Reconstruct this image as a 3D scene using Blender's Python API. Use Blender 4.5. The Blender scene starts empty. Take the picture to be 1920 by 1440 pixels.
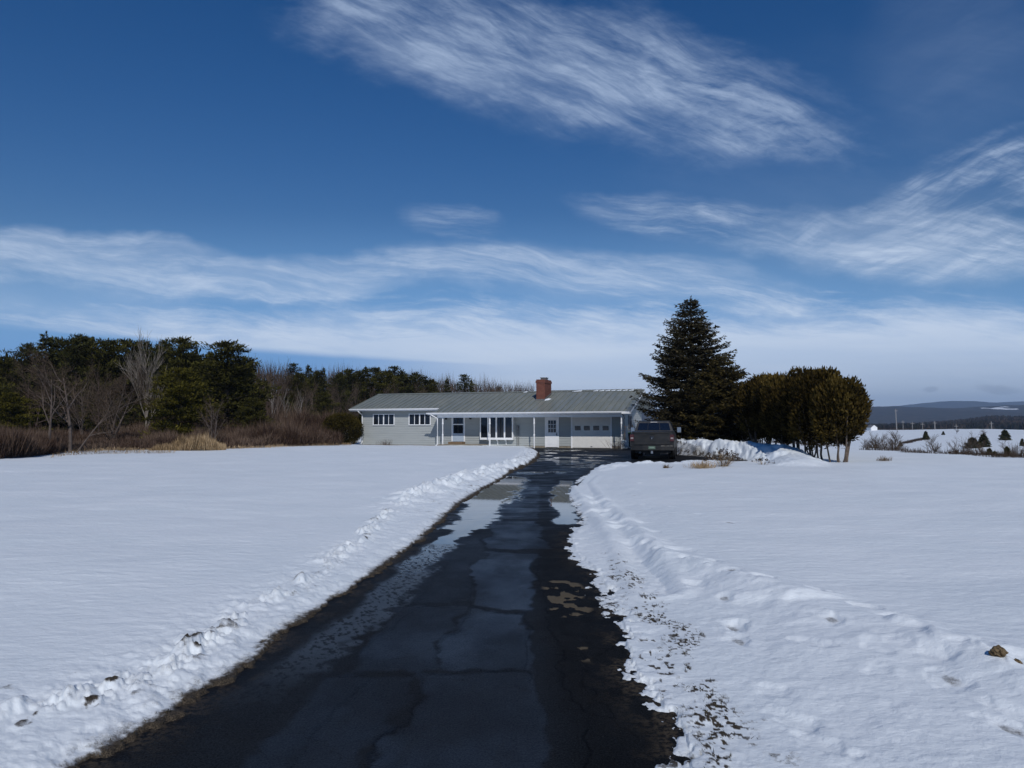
import bpy, math, random
import numpy as np
from mathutils import Vector, Matrix
R = math.radians
PI = math.pi
random.seed(4)
scene = bpy.context.scene
COL = scene.collection
# ------------------------------------------------------------ camera, sky, sun, exposure
cam = bpy.data.objects.new('camera', bpy.data.cameras.new('camera'))
COL.objects.link(cam)
cam.location = (0, 0, 1.6)
cam.rotation_euler = (R(90 + 3.15), R(0.10), 0)
cam.data.sensor_width = 36
cam.data.lens = 36 * 1400 / 1920
cam.data.clip_start = 0.1
cam.data.clip_end = 30000
scene.camera = cam
scene.view_settings.view_transform = 'Standard'
scene.view_settings.look = 'None'
scene.view_settings.exposure = -0.12
scene.view_settings.gamma = 1
SUN_EL, SUN_BEARING = 38.0, 170.0          # bearing clockwise from the view direction (+Y)
sd_ = bpy.data.lights.new('sun', 'SUN')
sd_.energy = 3.1
sd_.angle = R(0.5)
sd_.color = (1.0, 0.965, 0.92)
sun = bpy.data.objects.new('sun', sd_)
COL.objects.link(sun)
sdir = Vector((math.sin(R(SUN_BEARING)) * math.cos(R(SUN_EL)), math.cos(R(SUN_BEARING)) * math.cos(R(SUN_EL)), math.sin(R(SUN_EL))))
sun.rotation_euler = sdir.to_track_quat('Z', 'Y').to_euler()

world = bpy.data.worlds.new('World')
scene.world = world
world.use_nodes = True
WT = world.node_tree
WT.nodes.clear()


class S:                                    # tiny node-expression helper
    tree = None
    def __init__(s, k): s.k = k
    def op(s, o, *a):
        n = S.tree.nodes.new('ShaderNodeMath'); n.operation = o
        for i, v in enumerate((s,) + a):
            if isinstance(v, S): S.tree.links.new(v.k, n.inputs[i])
            else: n.inputs[i].default_value = v
        return S(n.outputs[0])
    def __add__(s, b): return s.op('ADD', b)
    def __sub__(s, b): return s.op('SUBTRACT', b)
    def __mul__(s, b): return s.op('MULTIPLY', b)
    def __truediv__(s, b): return s.op('DIVIDE', b)
    def __rsub__(s, b): return (s * -1.0) + b
    __radd__ = __add__
    __rmul__ = __mul__
    def mx(s, b): return s.op('MAXIMUM', b)
    def mn(s, b): return s.op('MINIMUM', b)
    def ss(s, a, b):
        n = S.tree.nodes.new('ShaderNodeMapRange'); n.interpolation_type = 'SMOOTHSTEP'
        S.tree.links.new(s.k, n.inputs[0]); n.inputs[1].default_value = a; n.inputs[2].default_value = b
        return S(n.outputs[0])


def xyz(x, y, z=0.0):
    n = S.tree.nodes.new('ShaderNodeCombineXYZ')
    for i, v in enumerate((x, y, z)):
        if isinstance(v, S): S.tree.links.new(v.k, n.inputs[i])
        else: n.inputs[i].default_value = v
    return n.outputs[0]


def noise(vec, scale, detail=4, rough=0.55, dist=0.0):
    n = S.tree.nodes.new('ShaderNodeTexNoise')
    S.tree.links.new(vec, n.inputs['Vector'])
    n.inputs['Scale'].default_value = scale; n.inputs['Detail'].default_value = detail
    n.inputs['Roughness'].default_value = rough; n.inputs['Distortion'].default_value = dist
    return S(n.outputs[0])


def mixc(f, a, b):
    n = S.tree.nodes.new('ShaderNodeMix'); n.data_type = 'RGBA'
    for i, v in ((0, f), (6, a), (7, b)):
        if isinstance(v, S): S.tree.links.new(v.k, n.inputs[i])
        elif hasattr(v, 'is_output'): S.tree.links.new(v, n.inputs[i])
        elif i == 0: n.inputs[i].default_value = v
        else: n.inputs[i].default_value = (*v, 1)
    return n.outputs[2]


def build_sky():
    S.tree = WT
    L = WT.links
    sky = WT.nodes.new('ShaderNodeTexSky'); sky.sky_type = 'NISHITA'
    sky.sun_disc = False
    sky.sun_elevation = R(SUN_EL); sky.sun_rotation = R(SUN_BEARING)
    sky.altitude = 300; sky.air_density = 1.0; sky.dust_density = 0.0; sky.ozone_density = 1.0
    tc = WT.nodes.new('ShaderNodeTexCoord')
    sp = WT.nodes.new('ShaderNodeSeparateXYZ'); L.new(tc.outputs['Generated'], sp.inputs[0])
    X, Y, Z = (S(o) for o in sp.outputs)
    D = Y.op('ABSOLUTE').mx(0.18)
    U = X / D; V = Z / D
    w1 = noise(xyz(U, V), 2.6, 4, 0.55) - 0.5
    w2 = noise(xyz(V, U, 4.0), 3.4, 4, 0.55) - 0.5
    Uw = U + w1 * 0.11; Vw = V + w2 * 0.060

    def rot(deg):
        c, s = math.cos(R(deg)), math.sin(R(deg))
        return Uw * c + Vw * s, Vw * c - Uw * s
    def streak(deg, su, sv, lo, hi, det=8, seed=0.0, rough=0.62, dist=0.35):
        a, b = rot(deg)
        return noise(xyz(a * su, b * sv, seed), 1.0, det, rough, dist).ss(lo, hi)
    edge = noise(xyz(U * 6.0, V * 14.0, 2.0), 1.0, 7, 0.62) - 0.5
    def blob(cx, cy, a, b, deg, er=1.3, soft=0.9):
        c, s = math.cos(R(deg)), math.sin(R(deg))
        du = Uw - cx; dv = Vw - cy
        p = (du * c + dv * s) / a; q = (dv * c - du * s) / b
        return ((1.0 - (p * p + q * q)) + edge * er).ss(0.0, soft)
    P = lambda px, py: ((px - 960) / 1400, (797 - py) / 1400)
    st_d0 = streak(-20, 3.4, 22, 0.34, 0.66, 9, 0.0, 0.68)
    st_d1 = streak(-27, 8.0, 64, 0.34, 0.62, 8, 21.0, 0.70, 0.5)
    st_down = st_d0 * (0.45 + 0.75 * st_d1)
    st_fine = streak(-42, 9, 60, 0.38, 0.66, 6, 3.0, 0.66)
    st_soft = streak(-12, 2.0, 9, 0.30, 0.68, 7, 9.0)
    st_f0 = streak(-6, 4.0, 30, 0.36, 0.66, 9, 6.0, 0.68)
    st_f1 = streak(-12, 9.0, 80, 0.34, 0.62, 8, 25.0, 0.70, 0.5)
    st_flat = st_f0 * (0.50 + 0.70 * st_f1)
    st_curd = noise(xyz(Uw * 26.0, Vw * 60.0, 7.0), 1.0, 5, 0.65, 0.5).ss(0.35, 0.65)
    st_up = streak(22, 4.0, 26, 0.36, 0.66, 9, 11.0, 0.66) * (0.5 + 0.7 * st_f1)
    front = Y.ss(0.1, 0.3)
    d = None
    def add(x):
        nonlocal d
        d = x if d is None else d + x * (1.0 - d)
    cx, cy = P(1070, 135)
    add(blob(cx, cy + 0.018, 0.46, 0.116, -14, 1.7, 1.2) * (0.03 + st_soft * 0.18 + st_down * 0.66 + st_fine * 0.12) * 0.84)
    cx, cy = P(840, 70)
    add(blob(cx + 0.03, cy, 0.30, 0.090, -12, 1.3, 1.3) * (0.08 + st_soft * 0.30 + st_down * 0.30) * 0.58)
    cx, cy = P(1390, 215)
    add(blob(cx, cy + 0.01, 0.20, 0.062, -24, 1.6, 1.0) * (0.04 + st_curd * 0.36 + st_down * 0.40) * 0.66)
    cx, cy = P(180, 492)
    add(blob(cx, cy, 0.38, 0.046, -5, 2.0) * (0.10 + st_flat * 0.55 + st_soft * 0.42) * 0.80)
    cx, cy = P(560, 522)
    add(blob(cx, cy, 0.20, 0.040, 4, 1.8) * (0.14 + st_flat * 0.5 + st_soft * 0.3) * 0.72)
    cx, cy = P(60, 560)
    add(blob(cx, cy, 0.28, 0.035, -3, 1.5) * (0.22 + st_soft * 0.40) * 0.50)
    cx, cy = P(1120, 520)
    add(blob(cx, cy, 0.36, 0.046, -4, 1.6) * (0.16 + st_flat * 0.62) * 0.78)
    cx, cy = P(1330, 400)
    add(blob(cx, cy - .008, 0.19, 0.036, -7, 1.6) * (st_flat * 0.9 + 0.03) * 0.60)
    cx, cy = P(850, 415)
    add(blob(cx, cy, 0.09, 0.030, -10, 1.8) * st_flat * 0.36)
    cx, cy = P(1740, 460)
    add(blob(cx, cy, 0.27, 0.060, -4, 1.6) * (0.16 + st_up * 0.38 + st_flat * 0.34 + st_soft * 0.14) * 0.90)
    cx, cy = P(1880, 320)
    add(blob(cx, cy, 0.22, 0.060, 20, 1.6) * (0.05 + st_up * 0.85) * 0.72)
    cx, cy = P(1820, 60)
    add(blob(cx, cy, 0.18, 0.17, 55, 0.5, 1.4) * (0.08 + st_up * 0.05))
    cx, cy = P(1720, 300)
    add(blob(cx, cy, 0.5, 0.25, 10, 0.8, 1.6) * st_soft * 0.10)
    # broad pale bank low over the horizon, its lower left edge clear
    top = 0.160 + 0.012 * U + edge * 0.075 + (st_flat - 0.5) * 0.030
    low = 0.131 - 0.088 * (U + 0.69) + (st_soft - 0.5) * 0.004
    bank = (top - V).ss(-0.022, 0.050) * (V - low).ss(-0.003, 0.010).mx(U.ss(-0.30, 0.05))
    st_h = noise(xyz(U * 1.6, V * 30.0, 5.0), 1.0, 6, 0.58, 0.3).ss(0.3, 0.7)
    add(bank * (0.76 + st_h * 0.16 + st_flat * 0.06))
    d = d * front
    hs = WT.nodes.new('ShaderNodeHueSaturation')
    L.new(sky.outputs[0], hs.inputs['Color'])
    hs.inputs['Hue'].default_value = 0.512
    hs.inputs['Saturation'].default_value = 1.47; hs.inputs['Value'].default_value = 0.68
    # the clear air low down
    air = mixc(V.ss(0.30, 0.06), hs.outputs[0], (1.75, 4.0, 7.9))
    cc = mixc(V.ss(0.02, 0.45), (7.6, 8.8, 10.6), (4.6, 5.8, 7.9))
    out = mixc(d, air, cc)
    # duller towards the horizon on the right
    out = mixc(V.ss(0.14, 0.0) * 0.60 * U.ss(0.15, 0.6) * front, out, (3.3, 4.5, 6.4))
    g1, g2 = P(1885, 733); g3, g4 = P(1755, 739)
    grey = (blob(g1, g2, 0.040, 0.008, 3, 1.4).mx(blob(g3, g4, 0.013, 0.005, 0, 1.4))) * 0.35
    out = mixc(grey * front, out, (2.3, 3.0, 4.2))
    bg = WT.nodes.new('ShaderNodeBackground'); bg.inputs[1].default_value = 0.10
    L.new(out, bg.inputs[0])
    wo = WT.nodes.new('ShaderNodeOutputWorld'); L.new(bg.outputs[0], wo.inputs[0])
build_sky()
try:
    world.cycles.sampling_method = 'MANUAL'; world.cycles.sample_map_resolution = 512
except Exception: pass

# ------------------------------------------------------------ materials
def nmat(name, rough=0.8, spec=0.3):
    m = bpy.data.materials.new(name); m.use_nodes = True
    S.tree = m.node_tree
    b = m.node_tree.nodes['Principled BSDF']
    b.inputs['Roughness'].default_value = rough
    b.inputs['Specular IOR Level'].default_value = spec
    return m, b
def put(sock, v):
    if isinstance(v, S): S.tree.links.new(v.k, sock)
    elif hasattr(v, 'is_output'): S.tree.links.new(v, sock)
    else: sock.default_value = (*v, 1) if isinstance(v, tuple) else v
def attr(name):
    n = S.tree.nodes.new('ShaderNodeAttribute'); n.attribute_name = name
    return S(n.outputs['Fac'])
def pos():
    n = S.tree.nodes.new('ShaderNodeNewGeometry'); return n.outputs['Position']
def objco():
    n = S.tree.nodes.new('ShaderNodeTexCoord'); return n.outputs['Object']
def scalev(v, s):
    n = S.tree.nodes.new('ShaderNodeVectorMath'); n.operation = 'MULTIPLY'
    S.tree.links.new(v, n.inputs[0]); n.inputs[1].default_value = s
    return n.outputs[0]
def bump(b, h, strength=0.3, dist=0.02):
    n = S.tree.nodes.new('ShaderNodeBump'); n.inputs['Strength'].default_value = strength if not isinstance(strength, S) else 1
    if isinstance(strength, S): S.tree.links.new(strength.k, n.inputs['Strength'])
    n.inputs['Distance'].default_value = dist
    S.tree.links.new(h.k, n.inputs['Height']); S.tree.links.new(n.outputs[0], b.inputs['Normal'])

def plain(name, c1, c2=None, rough=0.7, spec=0.3, sc=6.0, bmp=0.0, metal=0.0):
    m, b = nmat(name, rough, spec)
    n = noise(objco(), sc, 5, 0.6)
    put(b.inputs['Base Color'], mixc(n.ss(0.3, 0.7), c1, c2 or tuple(x * 0.8 for x in c1)))
    b.inputs['Metallic'].default_value = metal
    if bmp: bump(b, noise(objco(), sc * 4, 4), bmp, 0.01)
    return m

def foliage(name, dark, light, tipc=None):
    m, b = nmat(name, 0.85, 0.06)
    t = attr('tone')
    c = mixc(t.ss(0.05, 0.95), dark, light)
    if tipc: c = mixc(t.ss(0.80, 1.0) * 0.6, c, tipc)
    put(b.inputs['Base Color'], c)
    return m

M = {}
M['trunk'] = plain('bark', (0.06, 0.05, 0.042), (0.03, 0.025, 0.02), 0.9, 0.1, 5, 0.5)
M['trunk_pale'] = plain('pale_bark', (0.26, 0.23, 0.20), (0.15, 0.13, 0.11), 0.9, 0.1, 5, 0.3)
M['trunk_grey'] = plain('grey_bark', (0.13, 0.105, 0.09), (0.07, 0.055, 0.048), 0.9, 0.1, 5, 0.3)
M['trunk_red'] = plain('reddish_bark', (0.085, 0.060, 0.055), (0.05, 0.035, 0.033), 0.9, 0.1, 5, 0.3)
M['trunk_cedar'] = plain('cedar_bark', (0.17, 0.135, 0.11), (0.09, 0.07, 0.055), 0.9, 0.1, 5, 0.4)
M['birch'] = plain('birch_bark', (0.42, 0.40, 0.38), (0.25, 0.22, 0.20), 0.8, 0.1, 5, 0.2)
M['spruce'] = foliage('spruce_needles', (0.006, 0.005, 0.003), (0.052, 0.045, 0.022), (0.11, 0.085, 0.048))
M['spruce_brown'] = foliage('brown_needles', (0.012, 0.010, 0.004), (0.070, 0.055, 0.018), (0.10, 0.07, 0.025))
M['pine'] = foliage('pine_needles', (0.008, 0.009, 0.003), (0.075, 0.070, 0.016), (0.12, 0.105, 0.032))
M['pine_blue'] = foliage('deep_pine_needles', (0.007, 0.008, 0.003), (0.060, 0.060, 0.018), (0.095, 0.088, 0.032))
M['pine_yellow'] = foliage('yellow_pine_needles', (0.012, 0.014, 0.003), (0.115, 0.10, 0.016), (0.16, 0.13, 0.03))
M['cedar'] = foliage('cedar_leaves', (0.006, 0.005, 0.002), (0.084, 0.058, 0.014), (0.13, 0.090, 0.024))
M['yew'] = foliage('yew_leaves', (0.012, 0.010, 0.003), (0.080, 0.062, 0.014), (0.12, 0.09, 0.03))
M['brush'] = foliage('brush_stems', (0.030, 0.018, 0.013), (0.125, 0.085, 0.064), (0.19, 0.14, 0.10))
M['twigs'] = foliage('twig_haze', (0.032, 0.023, 0.017), (0.135, 0.100, 0.074))
M['twigs_pale'] = foliage('pale_twigs', (0.10, 0.08, 0.065), (0.24, 0.20, 0.165))
M['drygrass'] = foliage('dry_grass', (0.10, 0.065, 0.035), (0.42, 0.30, 0.17), (0.55, 0.42, 0.27))
M['lawn'] = foliage('lawn_grass', (0.012, 0.012, 0.006), (0.085, 0.070, 0.030), (0.14, 0.10, 0.05))

# ------------------------------------------------------------ numpy helpers
_rng = np.random.default_rng(7)
_T = _rng.random((256, 256))
def vnoise(x, y, seed=0):
    x = x + seed * 17.31; y = y + seed * 9.73
    xi = np.floor(x).astype(np.int64); yi = np.floor(y).astype(np.int64)
    fx = x - xi; fy = y - yi
    fx = fx * fx * fx * (fx * (fx * 6 - 15) + 10); fy = fy * fy * fy * (fy * (fy * 6 - 15) + 10)
    x0 = xi & 255; x1 = (xi + 1) & 255; y0 = yi & 255; y1 = (yi + 1) & 255
    a = _T[x0, y0] * (1 - fx) + _T[x1, y0] * fx
    b = _T[x0, y1] * (1 - fx) + _T[x1, y1] * fx
    return a * (1 - fy) + b * fy
def fbm(x, y, octv=4, seed=0, gain=0.5):
    s = 0; a = 1; t = 0
    for i in range(octv):
        s = s + a * vnoise(x, y, seed + i * 3)
        t += a; a *= gain
        x, y = (x * 1.6 - y * 1.2), (x * 1.2 + y * 1.6)
    return s / t
def ss(a, b, x):
    t = np.clip((x - a) / (b - a), 0, 1)
    return t * t * (3 - 2 * t)
def dpoly(X, Y, pts, closed=False):
    best = np.full(X.shape, 1e9)
    n = len(pts)
    for i in range(n if closed else n - 1):
        (ax, ay), (bx, by) = pts[i], pts[(i + 1) % n]
        dx, dy = bx - ax, by - ay
        t = np.clip(((X - ax) * dx + (Y - ay) * dy) / (dx * dx + dy * dy + 1e-12), 0, 1)
        best = np.minimum(best, (X - ax - t * dx) ** 2 + (Y - ay - t * dy) ** 2)
    return np.sqrt(best)
def inside(X, Y, pts):
    r = np.zeros(X.shape, bool); n = len(pts)
    for i in range(n):
        (ax, ay), (bx, by) = pts[i], pts[(i + 1) % n]
        if ay == by: continue
        c = ((ay > Y) != (by > Y)) & (X < (bx - ax) * (Y - ay) / (by - ay) + ax)
        r ^= c
    return r

def tag(o, label=None, cat=None, group=None, kind=None):
    if label: o['label'] = label
    if cat: o['category'] = cat
    if group: o['group'] = group
    if kind: o['kind'] = kind
    return o
def empty(name, loc=(0, 0, 0), rz=0, label=None, cat=None, group=None):
    o = bpy.data.objects.new(name, None); COL.objects.link(o)
    o.location = loc; o.rotation_euler = (0, 0, rz); o.empty_display_size = 0.3
    return tag(o, label, cat, group)
def mesh_np(name, V, F, mat, parent=None, smooth=False, at=None):
    """V (n,3); F (m,k) all the same size, or a list of faces"""
    me = bpy.data.meshes.new(name)
    V = np.asarray(V, np.float32)
    if isinstance(F, np.ndarray):
        m, k = F.shape
        me.vertices.add(len(V)); me.vertices.foreach_set('co', V.ravel())
        me.loops.add(m * k); me.loops.foreach_set('vertex_index', F.astype(np.int32).ravel())
        me.polygons.add(m); me.polygons.foreach_set('loop_start', np.arange(0, m * k, k, dtype=np.int32))
        me.update(calc_edges=True); 
    else:
        me.from_pydata([tuple(map(float, v)) for v in V], [], F)
    if smooth: me.polygons.foreach_set('use_smooth', np.ones(len(me.polygons), bool))
    if at:
        for k, v in at.items():
            a = me.attributes.new(k, 'FLOAT', 'POINT'); a.data.foreach_set('value', np.asarray(v, np.float32))
    me.materials.append(mat)
    o = bpy.data.objects.new(name, me); COL.objects.link(o)
    if parent: o.parent = parent
    return o
def copy_tree(root, loc, rz=0, sc=(1, 1, 1), label=None, cat=None, group=None):
    r = root.copy(); COL.objects.link(r); r.location = loc; r.rotation_euler = (0, 0, rz); r.scale = sc
    if label: r['label'] = label
    if cat: r['category'] = cat
    if group: r['group'] = group
    for ch in list(root.children):
        c = ch.copy(); COL.objects.link(c); c.parent = r
    return r

# ------------------------------------------------------------ the ground: plan (metres; camera at the origin, +Y ahead)
LEFT_EDGE = [(-1.9, -8), (-1.95, 0), (-1.96, 3.28), (-1.97, 3.64), (-1.9, 3.96), (-1.82, 4.24), (-1.85, 4.45), (-1.78, 4.71), (-1.71, 5.08), (-1.75, 5.78), (-1.58, 6.98), (-1.47, 8.03), (-1.41, 8.83), (-1.25, 10.49), (-1.16, 12.64), (-1.03, 15.59), (-0.7, 18.98), (-0.29, 22.34), (0.0, 25.63), (0.68, 30.06), (1.24, 36.35), (1.51, 42.52), (1.43, 50.07)]
RIGHT_EDGE = [(0.8, -8), (0.75, 0), (0.72, 3.28), (0.73, 3.58), (0.81, 4.0), (0.76, 4.27), (0.68, 4.85), (0.69, 5.34), (0.78, 5.83), (0.83, 6.98), (0.83, 8.26), (0.71, 9.01), (0.7, 10.03), (0.77, 11.05), (1.13, 12.3), (1.23, 13.88), (1.23, 16.14), (1.31, 17.79), (1.89, 21.29), (2.48, 24.79), (3.17, 28.55), (5.16, 30.6), (7.06, 31.6), (9.14, 32.6), (10.3, 33.0), (10.73, 34.2), (9.8, 37.2), (9.5, 42.5)]
DRIVE = LEFT_EDGE + [(1.7, 53.6), (7.9, 51.4), (8.9, 47)] + RIGHT_EDGE[::-1]
L_RIDGE = [(-2.9, 0), (-2.95, 3.2), (-2.72, 4.05), (-2.51, 4.13), (-2.29, 4.3), (-2.14, 4.63), (-2.14, 5.26), (-2.13, 5.61), (-2.16, 6.38), (-2.02, 7.15), (-1.99, 8.29), (-2.01, 10.91), (-2.11, 13.84), (-1.92, 16.91), (-1.45, 20.45), (-0.7, 24.63), (0.3, 30.43), (0.9, 38), (1.0, 47)]
R_RIDGE = [(1.62, 16.5), (1.62, 12.2), (1.62, 9.64), (1.72, 8.64), (1.92, 8.13), (2.16, 7.28), (2.24, 6.91), (2.44, 6.42), (2.52, 5.88), (2.69, 5.47), (2.81, 5.13), (2.92, 4.84), (3.0, 4.46), (3.12, 4.05), (3.3, 2)]
GROOVE = [(2.4, 23), (1.87, 20.25), (1.68, 15.31), (1.62, 12.32), (1.58, 10.55), (1.45, 8.36), (1.36, 7.04)]
DIRTB = [(1.22, 9.2), (1.18, 8.17), (1.18, 7.27), (1.16, 6.45), (1.21, 5.96), (1.28, 5.6), (1.14, 5.16), (1.15, 4.84), (1.06, 4.47), (1.10, 4.23), (1.09, 3.81), (0.9, 3.4), (0.95, 2)]
BANK = [(9.75, 43.5), (10.1, 39.2), (10.9, 36.6), (11.7, 34.6), (12.0, 32.67), (11.4, 30.2), (10.3, 26.6)]
NBANK = [(2.9, 26.2), (3.9, 28.2), (5.1, 29.5), (6.9, 30.4), (8.9, 31.5), (10.3, 31.6), (10.9, 30.4)]
PUDDLES = [([(-0.05, 23.0), (-0.2, 20.2), (-0.39, 18.0), (-0.50, 15.8)], 0.62), ([(-0.50, 15.8), (-0.58, 13.5), (-0.70, 11.8)], 0.36), ([(-0.70, 11.8), (-0.93, 10.2)], 0.15), ([(1.55, 21.5), (1.18, 18.4), (0.98, 15.6), (1.02, 13.3), (0.90, 12.4)], 0.22), ([(0.9, 25.5), (1.8, 25.8)], 0.25), ([(2.1, 31), (3.6, 32.4)], 0.35), ([(3.4, 40), (5.2, 39)], 0.3)]
FEET = [(1.72, 5.81), (1.62, 5.44), (1.52, 4.43), (1.47, 4.04), (2.4, 5.7), (2.4, 5.03), (2.69, 4.83), (2.53, 4.4), (2.49, 4.21), (2.44, 3.74), (1.51, 3.71), (2.07, 7.93), (2.16, 7.37), (2.35, 7.05), (1.69, 5.81), (2.57, 3.91), (2.85, 6.12), (2.94, 5.77), (2.98, 5.38), (2.59, 5.05), (3.05, 4.9), (2.02, 8.6), (2.66, 6.6), (1.75, 7.2), (1.85, 6.6), (2.05, 5.2), (2.2, 4.6), (2.95, 4.15),
        (1.95, 9.6), (1.92, 10.6), (1.98, 11.7), (2.05, 12.9), (2.5, 14.2), (2.9, 13.6), (3.1, 12.4), (3.3, 11.4), (2.6, 16.0), (2.8, 17.5), (3.3, 19.2), (3.0, 21), (3.7, 17.2)]

def base_z(X, Y):
    r = np.hypot(X, Y)
    drop = -4.9 * ss(20.0, 62.0, X) + 3.5 * ss(78, 300, X + 0.15 * (Y - 100))
    drop = drop + (fbm(X / 60.0, Y / 60.0, 3, 5) - 0.5) * 2.2 * ss(50, 110, X)
    far = ss(480, 760, r)
    z = drop * (1 - far) - 9.0 * far
    z = z + (fbm(X / 9.0, Y / 9.0, 2, 2) - 0.5) * 0.16 * ss(14, 40, r)* ss(3, 12, np.abs(X - 1.5))
    return z
DRY = None
def in_drive(X, Y):
    sd = dpoly(X, Y, DRIVE, True)
    return np.where(inside(X, Y, DRIVE), -sd, sd)
def snow(X, Y):
    r = np.hypot(X, Y)
    Z = base_z(X, Y)
    dirt = np.zeros_like(X)
    near = (r < 75)
    xs, ys = X[near], Y[near]
    sd = in_drive(xs, ys)
    dl = dpoly(xs, ys, LEFT_EDGE); dr = dpoly(xs, ys, RIGHT_EDGE)
    left = dl < dr
    nf = fbm(xs * 11, ys * 9, 4, 11)
    nm = fbm(xs * 3.2, ys * 2.6, 4, 12)
    nl = fbm(xs * 0.45, ys * 0.45, 3, 13)
    nv = fbm(xs * 26, ys * 22, 3, 14)
    # melted edge
    ragL = sd + (nf - 0.5) * 0.13 + (nm - 0.5) * 0.20 + (nv - 0.5) * 0.05
    ragR = sd + (nf - 0.5) * 0.26 + (nm - 0.5) * 0.30 + (nv - 0.5) * 0.12 + (fbm(xs * 60, ys * 45, 2, 15) - 0.5) * 0.05
    t = np.where(left, -0.05 + 0.072 * ss(-0.03, 0.045, ragL) + 0.045 * ss(0.03, 0.30, ragL) + 0.055 * ss(0.2, 1.1, sd),
                 -0.030 + 0.040 * ss(-0.06, 0.10, ragR) + 0.050 * ss(0.08, 0.9, sd) + 0.06 * ss(0.7, 1.6, sd))
    out = ss(0.0, 0.25, sd)
    # left plough ridge
    g = dpoly(xs + (nm - 0.5) * 0.35, ys, L_RIDGE)
    lump = ss(0.40, 0.60, fbm(xs * 3.5, ys * 1.7, 3, 21)) * 0.8 + 0.25
    fade = ss(60, 30, ys)
    sideL = dpoly(xs, ys, L_RIDGE)
    fieldL = left & (sd > sideL * 0.999)
    t = t + np.where(left, 0.048 * np.exp(-(g / 0.075) ** 2) * lump * ss(0.2, 0.8, nf + 0.15) * fade, 0)
    # chunky steep face
    t = t + np.where(left, (0.026 * ss(0.44, 0.58, nf) + 0.016 * ss(0.5, 0.6, nv)) * np.exp(-(g / 0.16) ** 2) * ss(0.42, 0.58, nm) * fade, 0)
    bl = np.exp(-((sd - 0.55) / 0.45) ** 2)
    t = t + np.where(left, bl * ((nf - 0.5) * 0.026 + (nv - 0.5) * 0.011), 0)
    # farther on, the left bank is a heap of thrown snow
    t = t + np.where(left, ss(11, 19, ys) * fade * np.exp(-(dpoly(xs, ys, L_RIDGE) / 0.55) ** 2) * (0.04 + 0.12 * ss(0.40, 0.68, nm) + 0.07 * (nf - 0.5)), 0)
    # right ridge, groove
    g2 = dpoly(xs, ys + (nm - 0.5) * 0.5, R_RIDGE)
    lr = ss(0.38, 0.62, fbm(xs * 1.7, ys * 1.7, 3, 31))
    t = t + np.where(left, 0, np.exp(-(g2 / 0.34) ** 2) * (0.055 * lr + 0.035) + 0.018 * np.exp(-(g2 / 0.09) ** 2) * ss(0.5, 0.62, nm))
    g3 = dpoly(xs, ys, GROOVE)
    t = t - np.where(left, 0, 0.060 * np.exp(-(g3 / 0.11) ** 2)) + np.where(left, 0, 0.03 * np.exp(-((g3 - 0.24) / 0.10) ** 2))
    bl2 = np.exp(-((sd - 0.9) / 0.9) ** 2)
    t = t + np.where(left, 0, out * bl2 * ((nf - 0.5) * 0.010 + (nm - 0.5) * 0.024 + (nv - 0.5) * 0.0045))
    # footprints
    rr = np.random.default_rng(3)
    for k, (fx, fy) in enumerate(FEET):
        m = (np.abs(xs - fx) < 0.6) & (np.abs(ys - fy) < 0.6)
        a = rr.uniform(-0.6, 0.6) + (0.5 if k % 2 else 0)
        dx, dy = xs[m] - fx, ys[m] - fy
        c, s_ = math.cos(a), math.sin(a)
        p = dx * c + dy * s_; q = dy * c - dx * s_
        e = np.sqrt((p / 0.075) ** 2 + (q / rr.uniform(0.10, 0.17)) ** 2) * (1 + (nf[m] - 0.5) * 0.9)
        w = rr.uniform(0.25, 1.0)
        t[m] += -0.024 * w * ss(1.35, 0.5, e) + 0.004 * w * np.exp(-((e - 1.5) / 0.35) ** 2)
        dirt_m = rr.random() < 0.3
        if dirt_m:
            dd = np.zeros_like(xs); dd[m] = ss(0.9, 0.3, e) * 0.55
            dirt[near] = np.maximum(dirt[near], dd)
    # banks ploughed off the apron
    gb = dpoly(xs + (nm - 0.5) * 0.5, ys + (nf - 0.5) * 0.4, BANK)
    endf = ss(26.0, 37, ys) * 0.72 + 0.28
    lumpb = fbm(xs * 1.3, ys * 1.3, 3, 41)
    t = t + ss(1.25, 0.15, gb) * (0.66 + 0.12 * ss(0.3, 0.7, lumpb) + 0.12 * (nf - 0.5) + 0.16 * (nm - 0.5)) * endf * ss(25, 27.5, ys) * ss(45.5, 42.5, ys)
    gn = dpoly(xs + (nm - 0.5) * 0.6, ys, NBANK)
    t = t * np.where(sd > 0, 1 - 0.62 * np.exp(-(gn / 1.6) ** 2) * ss(4.5, 7, xs) * (gb > 1.2), 1)
    t = t + ss(0.95, 0.10, gn) * (0.02 + 0.09 * ss(0.35, 0.65, lumpb) + 0.10 * (nm - 0.5) + 0.05 * (nf - 0.5)) * ss(-0.05, 0.35, sd)
    # snow brim at the end of the lawn by the porch
    # open field
    fld = ss(1.0, 3.0, sd)
    t = t + fld * ((nl - 0.5) * 0.09 + (fbm(xs * 1.1, ys * 3.0, 3, 51) - 0.5) * 0.014 + (nm - 0.5) * 0.005) + ss(0.4, 2, sd) * (fbm(xs * 5, ys * 14, 3, 52) - 0.5) * (0.0035 + 0.006 * np.exp(-((sd - 2.2) / 1.5) ** 2) * ss(.4, .6, nl))
    t = t + ss(1.2, 6.0, sd) * 0.05
    # less snow against the left foundation
    t = t - 0.27 * ss(2.6, 0.2, dpoly(xs, ys, [(-11.9, 57.7), (-5.2, 55.3)]))
    t = np.where((ragR > 0.10) & (sd > 0.1) & ~left, np.maximum(t, 0.018 + 0.03 * (nf - .3)), t)
    Z[near] += t
    Z[~near] += 0.18 + (fbm(X[~near] / 3, Y[~near] / 3, 3, 61) - 0.5) * 0.10
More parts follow.
